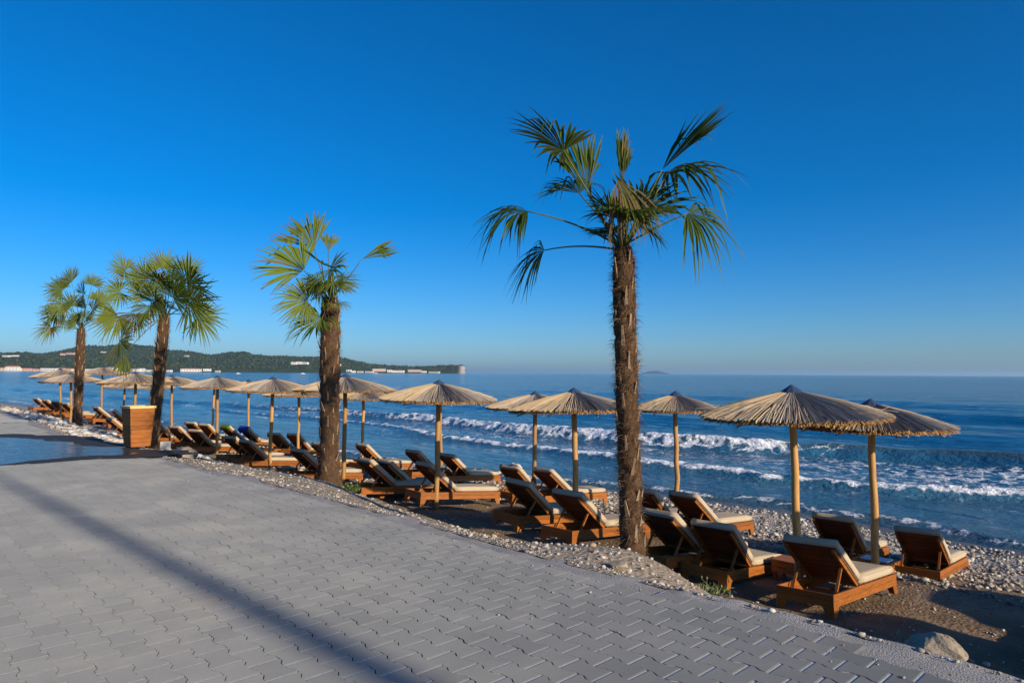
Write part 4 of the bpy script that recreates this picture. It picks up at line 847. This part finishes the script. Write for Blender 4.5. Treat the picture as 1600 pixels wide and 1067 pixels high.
P2 = [(472, 422, -.1, 400, 374, -.3, 1.1, .45, .02, .1), (487, 386, .2, 455, 335, .4, .9, .15, 0, .05), (510, 392, .3, 512, 362, .5, .5, .1, 0, .1), (563, 404, 0, 616, 381, .1, .33, .15, -.03, .05), (479, 470, -.45, 420, 466, -.75, 1.6, .55, .05, .02), (502, 498, -.5, 445, 520, -.9, 1.5, .5, .06, .05),
      (524, 474, -.3, 538, 478, -.5, 1.2, .8, .03, .05), (513, 420, -.5, 525, 432, -1.0, 1.7, .5, 0, .02), (500, 412, -.4, 490, 396, -.85, 1.5, .35, 0, .02), (520, 440, -.4, 545, 448, -.8, 1.4, .55, 0, .05), (495, 440, -.3, 470, 450, -.6, 1.4, .6, 0, .05)]
P3 = [(190, 421, -.2, 160, 405, -.6, 1.9, .25, .03, .02), (250, 417, .2, 252, 384, .3, 1.8, .12, 0, .02), (288, 424, .2, 312, 402, .3, 1.6, .3, 0, .02), (290, 444, -.3, 325, 425, -.7, 1.7, .35, 0, .02), (293, 474, -.2, 337, 462, -.5, 1.7, .4, .03, .02), (307, 496, 0, 350, 505, .1, 1.6, .7, .06, .05),
      (232, 478, -.5, 225, 510, -.9, 1.7, .6, 0, .05), (184, 456, -.3, 150, 460, -.6, 1.9, .4, .02, .02), (183, 494, -.4, 150, 525, -.6, 1.5, .5, .05, .03), (210, 490, -.4, 200, 525, -.55, 1.3, .9, .04, .8), (186, 533, -.6, 200, 545, -1.0, 1.3, .9, .1, .4), (196, 552, -.6, 192, 585, -.65, .55, .3, .12, .05), (245, 440, -.4, 235, 415, -.9, 1.7, .3, 0, .02), (222, 435, -.2, 195, 408, -.4, 1.7, .3, 0, .02), (262, 452, -.3, 264, 414, -.5, 1.3, .2, 0, .02), (228, 462, -.4, 212, 430, -.7, 1.6, .3, 0, .02), (268, 466, -.3, 292, 438, -.5, 1.4, .3, 0, .02), (240, 470, -.5, 238, 446, -1.0, 1.8, .5, 0, .02)]
P4 = [(92, 452, -.2, 62, 440, -.5, 1.8, .5, .02, .05), (126, 458, -.3, 128, 440, -.6, 1.8, .25, 0, .02), (86, 490, -.3, 55, 480, -.6, 1.8, .6, .03, .05), (78, 512, -.5, 55, 530, -.8, 1.8, .8, .06, .3), (95, 475, -.6, 85, 498, -1.1, 1.8, .7, 0, .1), (150, 470, .2, 172, 455, .4, 1.8, .4, .02, .05), (158, 492, .0, 178, 505, .2, 1.6, .7, .04, .5), (108, 440, .4, 95, 420, .6, 1.5, .3, 0, .05), (140, 445, .3, 150, 425, .5, 1.5, .3, 0, .05), (110, 478, -.3, 98, 452, -.6, 1.6, .4, 0, .05), (130, 482, -.4, 128, 462, -.8, 1.7, .4, 0, .03), (142, 484, -.2, 156, 464, -.4, 1.5, .4, 0, .05), (100, 500, -.4, 82, 505, -.8, 1.7, .6, .02, .1)]
palm(1.25, 7.06, -.30, 3.12, (-.10, .0), .112, 'tallest palm with shaggy trunk and long wind-blown fronds, right of centre', P1, 7, .48, 1, 60, .95, .02, 1.12, .38, 1.35, -.02, .30)
palm(-3.16, 11.98, -.28, 3.10, (-.07, .1), .166, 'palm with the thickest dark trunk, second from the right', P2, 5, .5, 2, 54, 1.0, .03, 1.05, .75, .55, .32)
palm(-8.62, 16.45, -.22, 3.08, (.17, .1), .128, 'full-crowned bright green palm behind the wooden bin', P3, 3, .5, 3, 50, 1.0, .03, 1.16, 1.1, .26, .38)
palm(-14.42, 22.77, -.20, 3.10, (.03, .0), .128, 'leftmost palm, small dense crown with drooping fronds', P4, 4, .55, 4, 46, 1.0, .05, 1.12, 1.0, .4, .34)
# ---- weeds
def weed(a, b, label, n, spread, h, mat, seed, flowers=0):
    r = np.random.default_rng(seed); g = float(ground(a, b)); e = empty('weed', Matrix.Translation((*WXY(a, b), g - .01))); tag(e, label, 'plant'); V = []; F = []
    for k in range(n):
        az = r.random() * 6.283; ro = spread * r.random() ** .6; p = np.array([ro * math.cos(az), ro * math.sin(az), 0]); az2 = az + r.normal(0, .8); out = r.uniform(.2, .9); L = h * r.uniform(.4, 1.1); w = r.uniform(.004, .011); d = np.array([math.cos(az2) * out, math.sin(az2) * out, 1]); d /= np.linalg.norm(d); s = np.array([-math.sin(az2), math.cos(az2), 0]) * w; n0 = len(V)
        V += [p - s, p + s, p + d * L * .55 + s * 1.3, p + d * L * .55 - s * 1.3, p + d * L + np.array([math.cos(az2), math.sin(az2), -.6]) * L * .25]; F += [(n0, n0 + 1, n0 + 2, n0 + 3), (n0 + 3, n0 + 2, n0 + 4)]
    me = bpy.data.meshes.new('leaves'); me.from_pydata([tuple(v) for v in V], [], F); me.update(); tag(obj('leaves', me, MAT[mat], e), kind='stuff')
    for k in range(flowers):
        az = r.random() * 6.283; p = Vector((spread * math.cos(az) * .6, spread * math.sin(az) * .6, 0)); q = p + Vector((r.normal(0, .05), r.normal(0, .05), h * r.uniform(1.0, 1.6))); mb = MB(); mb.tube([p, (p + q) / 2 + Vector((.01, 0, 0)), q], [.003, .0025, .002], 5); st = obj('stalk', mb.mesh('stalk', True), MAT['dry_stalk'], e)
        mb = MB(); mb.tube([q, q + Vector((0, 0, .012)), q + Vector((0, 0, .028))], [.004, .011, .004], 6); obj('flower_head', mb.mesh('flower_head', True), MAT['dry_stalk'], st)
    return e
weed(10.0, 5.25, 'low green weed clump on the sand right of the thick palm', 260, .19, .12, 'grass', 4)
weed(3.72, 5.72, 'green weeds with thin stalks on the mound right of the tallest palm', 110, .20, .08, 'grass', 5, 5)
weed(2.75, 5.1, 'single thin weed sprig between the two nearest loungers', 10, .03, .10, 'dry_stalk', 6, 3)
# ---- lamp post behind the camera: its shadow crosses the paving
def lamp_post():
    x, y = 19.9, -15.8; e = empty('lamp_post', Matrix.Translation((x, y, 0))); tag(e, 'tall grey lamp mast behind the viewpoint casting the long soft shadow on the paving', 'lamp post')
    mb = MB(); mb.tube([(0, 0, -.05), (0, 0, .5), (0, 0, 8.8), (0, 0, 12.6), (0, 0, 15.0)], [.2, .17, .125, .060, .045], 16); obj('post', mb.mesh('post', True), MAT['lamp_metal'], e)
    mb = MB(); mb.tube([(0, 0, 14.95), (-.5, -.3, 15.25), (-1.1, -.7, 15.3)], [.05, .045, .04], 10); arm = obj('arm', mb.mesh('arm', True), MAT['lamp_metal'], e)
    mb = MB(); mb.box((-1.3, -.83, 15.29), (.5, .24, .1), Matrix.Rotation(.57, 3, 'Z'), .02); obj('lamp_head', mb.mesh('lamp_head'), MAT['lamp_metal'], arm)
lamp_post()
# ---- far town and boats
def building(u, d, w_px, h_px, wall, roof, label, base=0.0, gable=False, depth=None, win=0):
    s = d / F_PX; w = w_px * s * .92; h = h_px * s * .68; x = (u - 800) * s; dp = depth or max(8, w * .4); e = empty('building', Matrix.Translation((x, d, SEA + base)) @ Matrix.Rotation(R_(random.uniform(-14, 14)), 4, 'Z')); tag(e, label, 'building', 'buildings across the bay')
    mb = MB(); mb.box((0, dp / 2, h / 2), (w, dp, h)); obj('wall', mb.mesh('wall'), MAT[wall], e); rh = max(1.2, min(.30 * h, 4)) if gable else .8
    mb = MB(); o = .5
    if gable: mb.add([(-w / 2 - o, -o, h), (w / 2 + o, -o, h), (w / 2 + o, dp + o, h), (-w / 2 - o, dp + o, h), (-w / 2 + w * .12, dp / 2, h + rh), (w / 2 - w * .12, dp / 2, h + rh)], [(0, 1, 5, 4), (2, 3, 4, 5), (0, 4, 3), (1, 2, 5), (3, 2, 1, 0)])
    else: mb.box((0, dp / 2, h + rh / 2 + .02), (w + .6, dp + .6, rh))
    obj('roof', mb.mesh('roof'), MAT[roof], e)
    rows = max(1, int(h / 3.4)); cols = max(2, min(7, int(w / 5)))
    for i in range(rows):
        for j in range(cols):
            mb = MB(); mb.box((-w / 2 + (j + .5) * w / cols, -.05, (i + .55) * h / rows), (w / cols * .34, .16, h / rows * .34)); obj('window', mb.mesh('window'), MAT['glass_dark'], e)
BLD = [(-14, 1290, 14, 6, 'wall_white', 'roof_grey', 'x', 1, 0), (6, 1300, 15, 7, 'wall_cream', 'roof_red', '', 1, 1), (19, 1300, 20, 10, 'wall_white', 'roof_red', '', 1, 1), (34, 1310, 9, 6, 'wall_cream', 'roof_grey', '', 1, 0), (43, 1310, 14, 6, 'wall_pink', 'roof_red', '', 1, 1), (55, 1315, 11, 5, 'wall_pink', 'roof_red', '', 1, 1), (76, 1300, 26, 6, 'wall_white', 'roof_white', '', 1, 0), (96, 1340, 12, 7, 'wall_pink', 'roof_red', '', 1, 1), (108, 1340, 10, 6, 'wall_cream', 'roof_red', '', 1, 1), (141, 1360, 14, 5, 'wall_white', 'roof_grey', '', 1, 0),
 (160, 1370, 10, 6, 'wall_cream', 'roof_grey', '', 1, 1), (173, 1400, 18, 8, 'wall_white', 'roof_grey', '', 1, 1), (210, 1420, 12, 6, 'wall_cream', 'roof_grey', '', 1, 0), (221, 1430, 12, 6, 'wall_white', 'roof_white', '', 1, 1), (233, 1430, 10, 4, 'wall_cream', 'roof_grey', '', 1, 0), (262, 1450, 12, 4, 'wall_white', 'roof_grey', '', 1, 0),
 (298, 1500, 31, 6.5, 'wall_white', 'roof_red', '', 1.5, 1), (324, 1530, 12, 4.5, 'wall_white', 'roof_white', '', 3, 0), (340, 1540, 7, 3, 'wall_cream', 'roof_grey', '', 1, 0),
 (545, 2080, 8, 4, 'wall_white', 'roof_white', '', 4, 0), (553, 2090, 7, 4, 'wall_white', 'roof_grey', '', 1, 0), (563, 2110, 10, 3, 'wall_cream', 'roof_white', '', 1, 0), (577, 2140, 14, 3, 'wall_white', 'roof_grey', '', 1, 0), (593, 2150, 22, 5.5, 'wall_pink', 'roof_white', '', 5, 0), (609, 2170, 8, 5, 'wall_white', 'roof_white', '', 3, 0), (622, 2180, 20, 4.5, 'wall_white', 'roof_white', '', 2, 0), (648, 2230, 22, 5, 'wall_pink', 'roof_white', '', 4, 0), (662, 2250, 9, 4, 'wall_white', 'roof_grey', '', 2, 0), (678, 2280, 18, 3, 'wall_cream', 'roof_white', '', 1, 0)]
COLN = {'wall_white': 'white', 'wall_cream': 'cream', 'wall_pink': 'pinkish'}; RFN = {'roof_red': 'red roofed', 'roof_grey': 'grey roofed', 'roof_white': 'flat pale roofed'}
for k, (u, d, w, h, wa, ro, _, bs, gb) in enumerate(BLD):
    building(u, d, w, h, wa, ro, '%s %s building on the far waterfront, %s from the left' % (COLN[wa], RFN[ro], ORD[k]), bs, bool(gb))
for k, (u, v, w, h, wa, ro) in enumerate([(459, 567, 9, 5, 'wall_white', 'roof_white'), (467, 566.5, 7, 5, 'wall_white', 'roof_white'), (476, 567, 9, 4, 'wall_white', 'roof_white'), (109, 552, 13, 4, 'wall_pink', 'roof_red'), (98, 553, 8, 4, 'wall_pink', 'roof_red'), (8, 556, 10, 3, 'wall_white', 'roof_grey'), (22, 555.5, 7, 3, 'wall_white', 'roof_red'), (160, 550, 6, 2, 'wall_cream', 'roof_grey'), (290, 556, 6, 2, 'wall_cream', 'roof_grey'), (528, 570, 6, 3, 'wall_white', 'roof_white')]):
    dd = {459: 1950, 467: 1955, 476: 1960, 528: 2030}.get(u, 1640 if u < 140 else 2250)
    building(u, dd, w, h, wa, ro, '%s hillside house above the bay, %s listed from the white cluster leftwards' % (COLN[wa], ORD[k]), (HOR(u) - v) / F_PX * dd + 3.5 - h * dd / F_PX * .5, False, 12)
def boat(u, d, L, label):
    x = (u - 800) / F_PX * d; e = empty('boat', Matrix.Translation((x, d, SEA))); tag(e, label, 'boat'); mb = MB(); st = [(-1, .75), (-.5, 1), (.2, .95), (.7, .6), (1, .02)]; vs = []
    for t, w in st: vs += [(t * L / 2, -w * L * .16, .1 * L + max(0, t) * .04 * L), (t * L / 2 * .92, -w * L * .09, -.05 * L), (t * L / 2 * .92, w * L * .09, -.05 * L), (t * L / 2, w * L * .16, .1 * L + max(0, t) * .04 * L)]
    fs = [(0, 1, 2, 3)]
    for i in range(4):
        for k in range(4): fs.append((i * 4 + k, i * 4 + (k + 1) % 4, i * 4 + 4 + (k + 1) % 4, i * 4 + 4 + k))
    mb.add(vs, fs); obj('hull', mb.mesh('hull'), MAT['roof_white'], e); mb = MB(); mb.box((-.05 * L, 0, .17 * L), (.35 * L, .2 * L, .16 * L), None, .02 * L); obj('cabin', mb.mesh('cabin'), MAT['wall_white'], e)
boat(373, 900, 6, 'small white motor boat left of the thick palm below the hill'); boat(474, 1000, 7, 'small white motor boat below the white hillside houses'); boat(588, 1500, 9, 'white motor boat moored off the far resort')
# ---- the air over the bay
def haze():
    m = NT('haze'); m.n.remove(m.b); pv = m.new('ShaderNodeVolumePrincipled'); pv.inputs['Color'].default_value = (.48, .76, 1.0, 1); pv.inputs['Density'].default_value = 6.0e-5; pv.inputs['Anisotropy'].default_value = .2
    m.link(pv.outputs[0], m.out.inputs['Volume'])
    mb = MB(); mb.box((0, 8000, 60), (70000, 60000, 130)); o = obj('haze', mb.mesh('haze'), m.m); tag(o, kind='stuff')
haze()
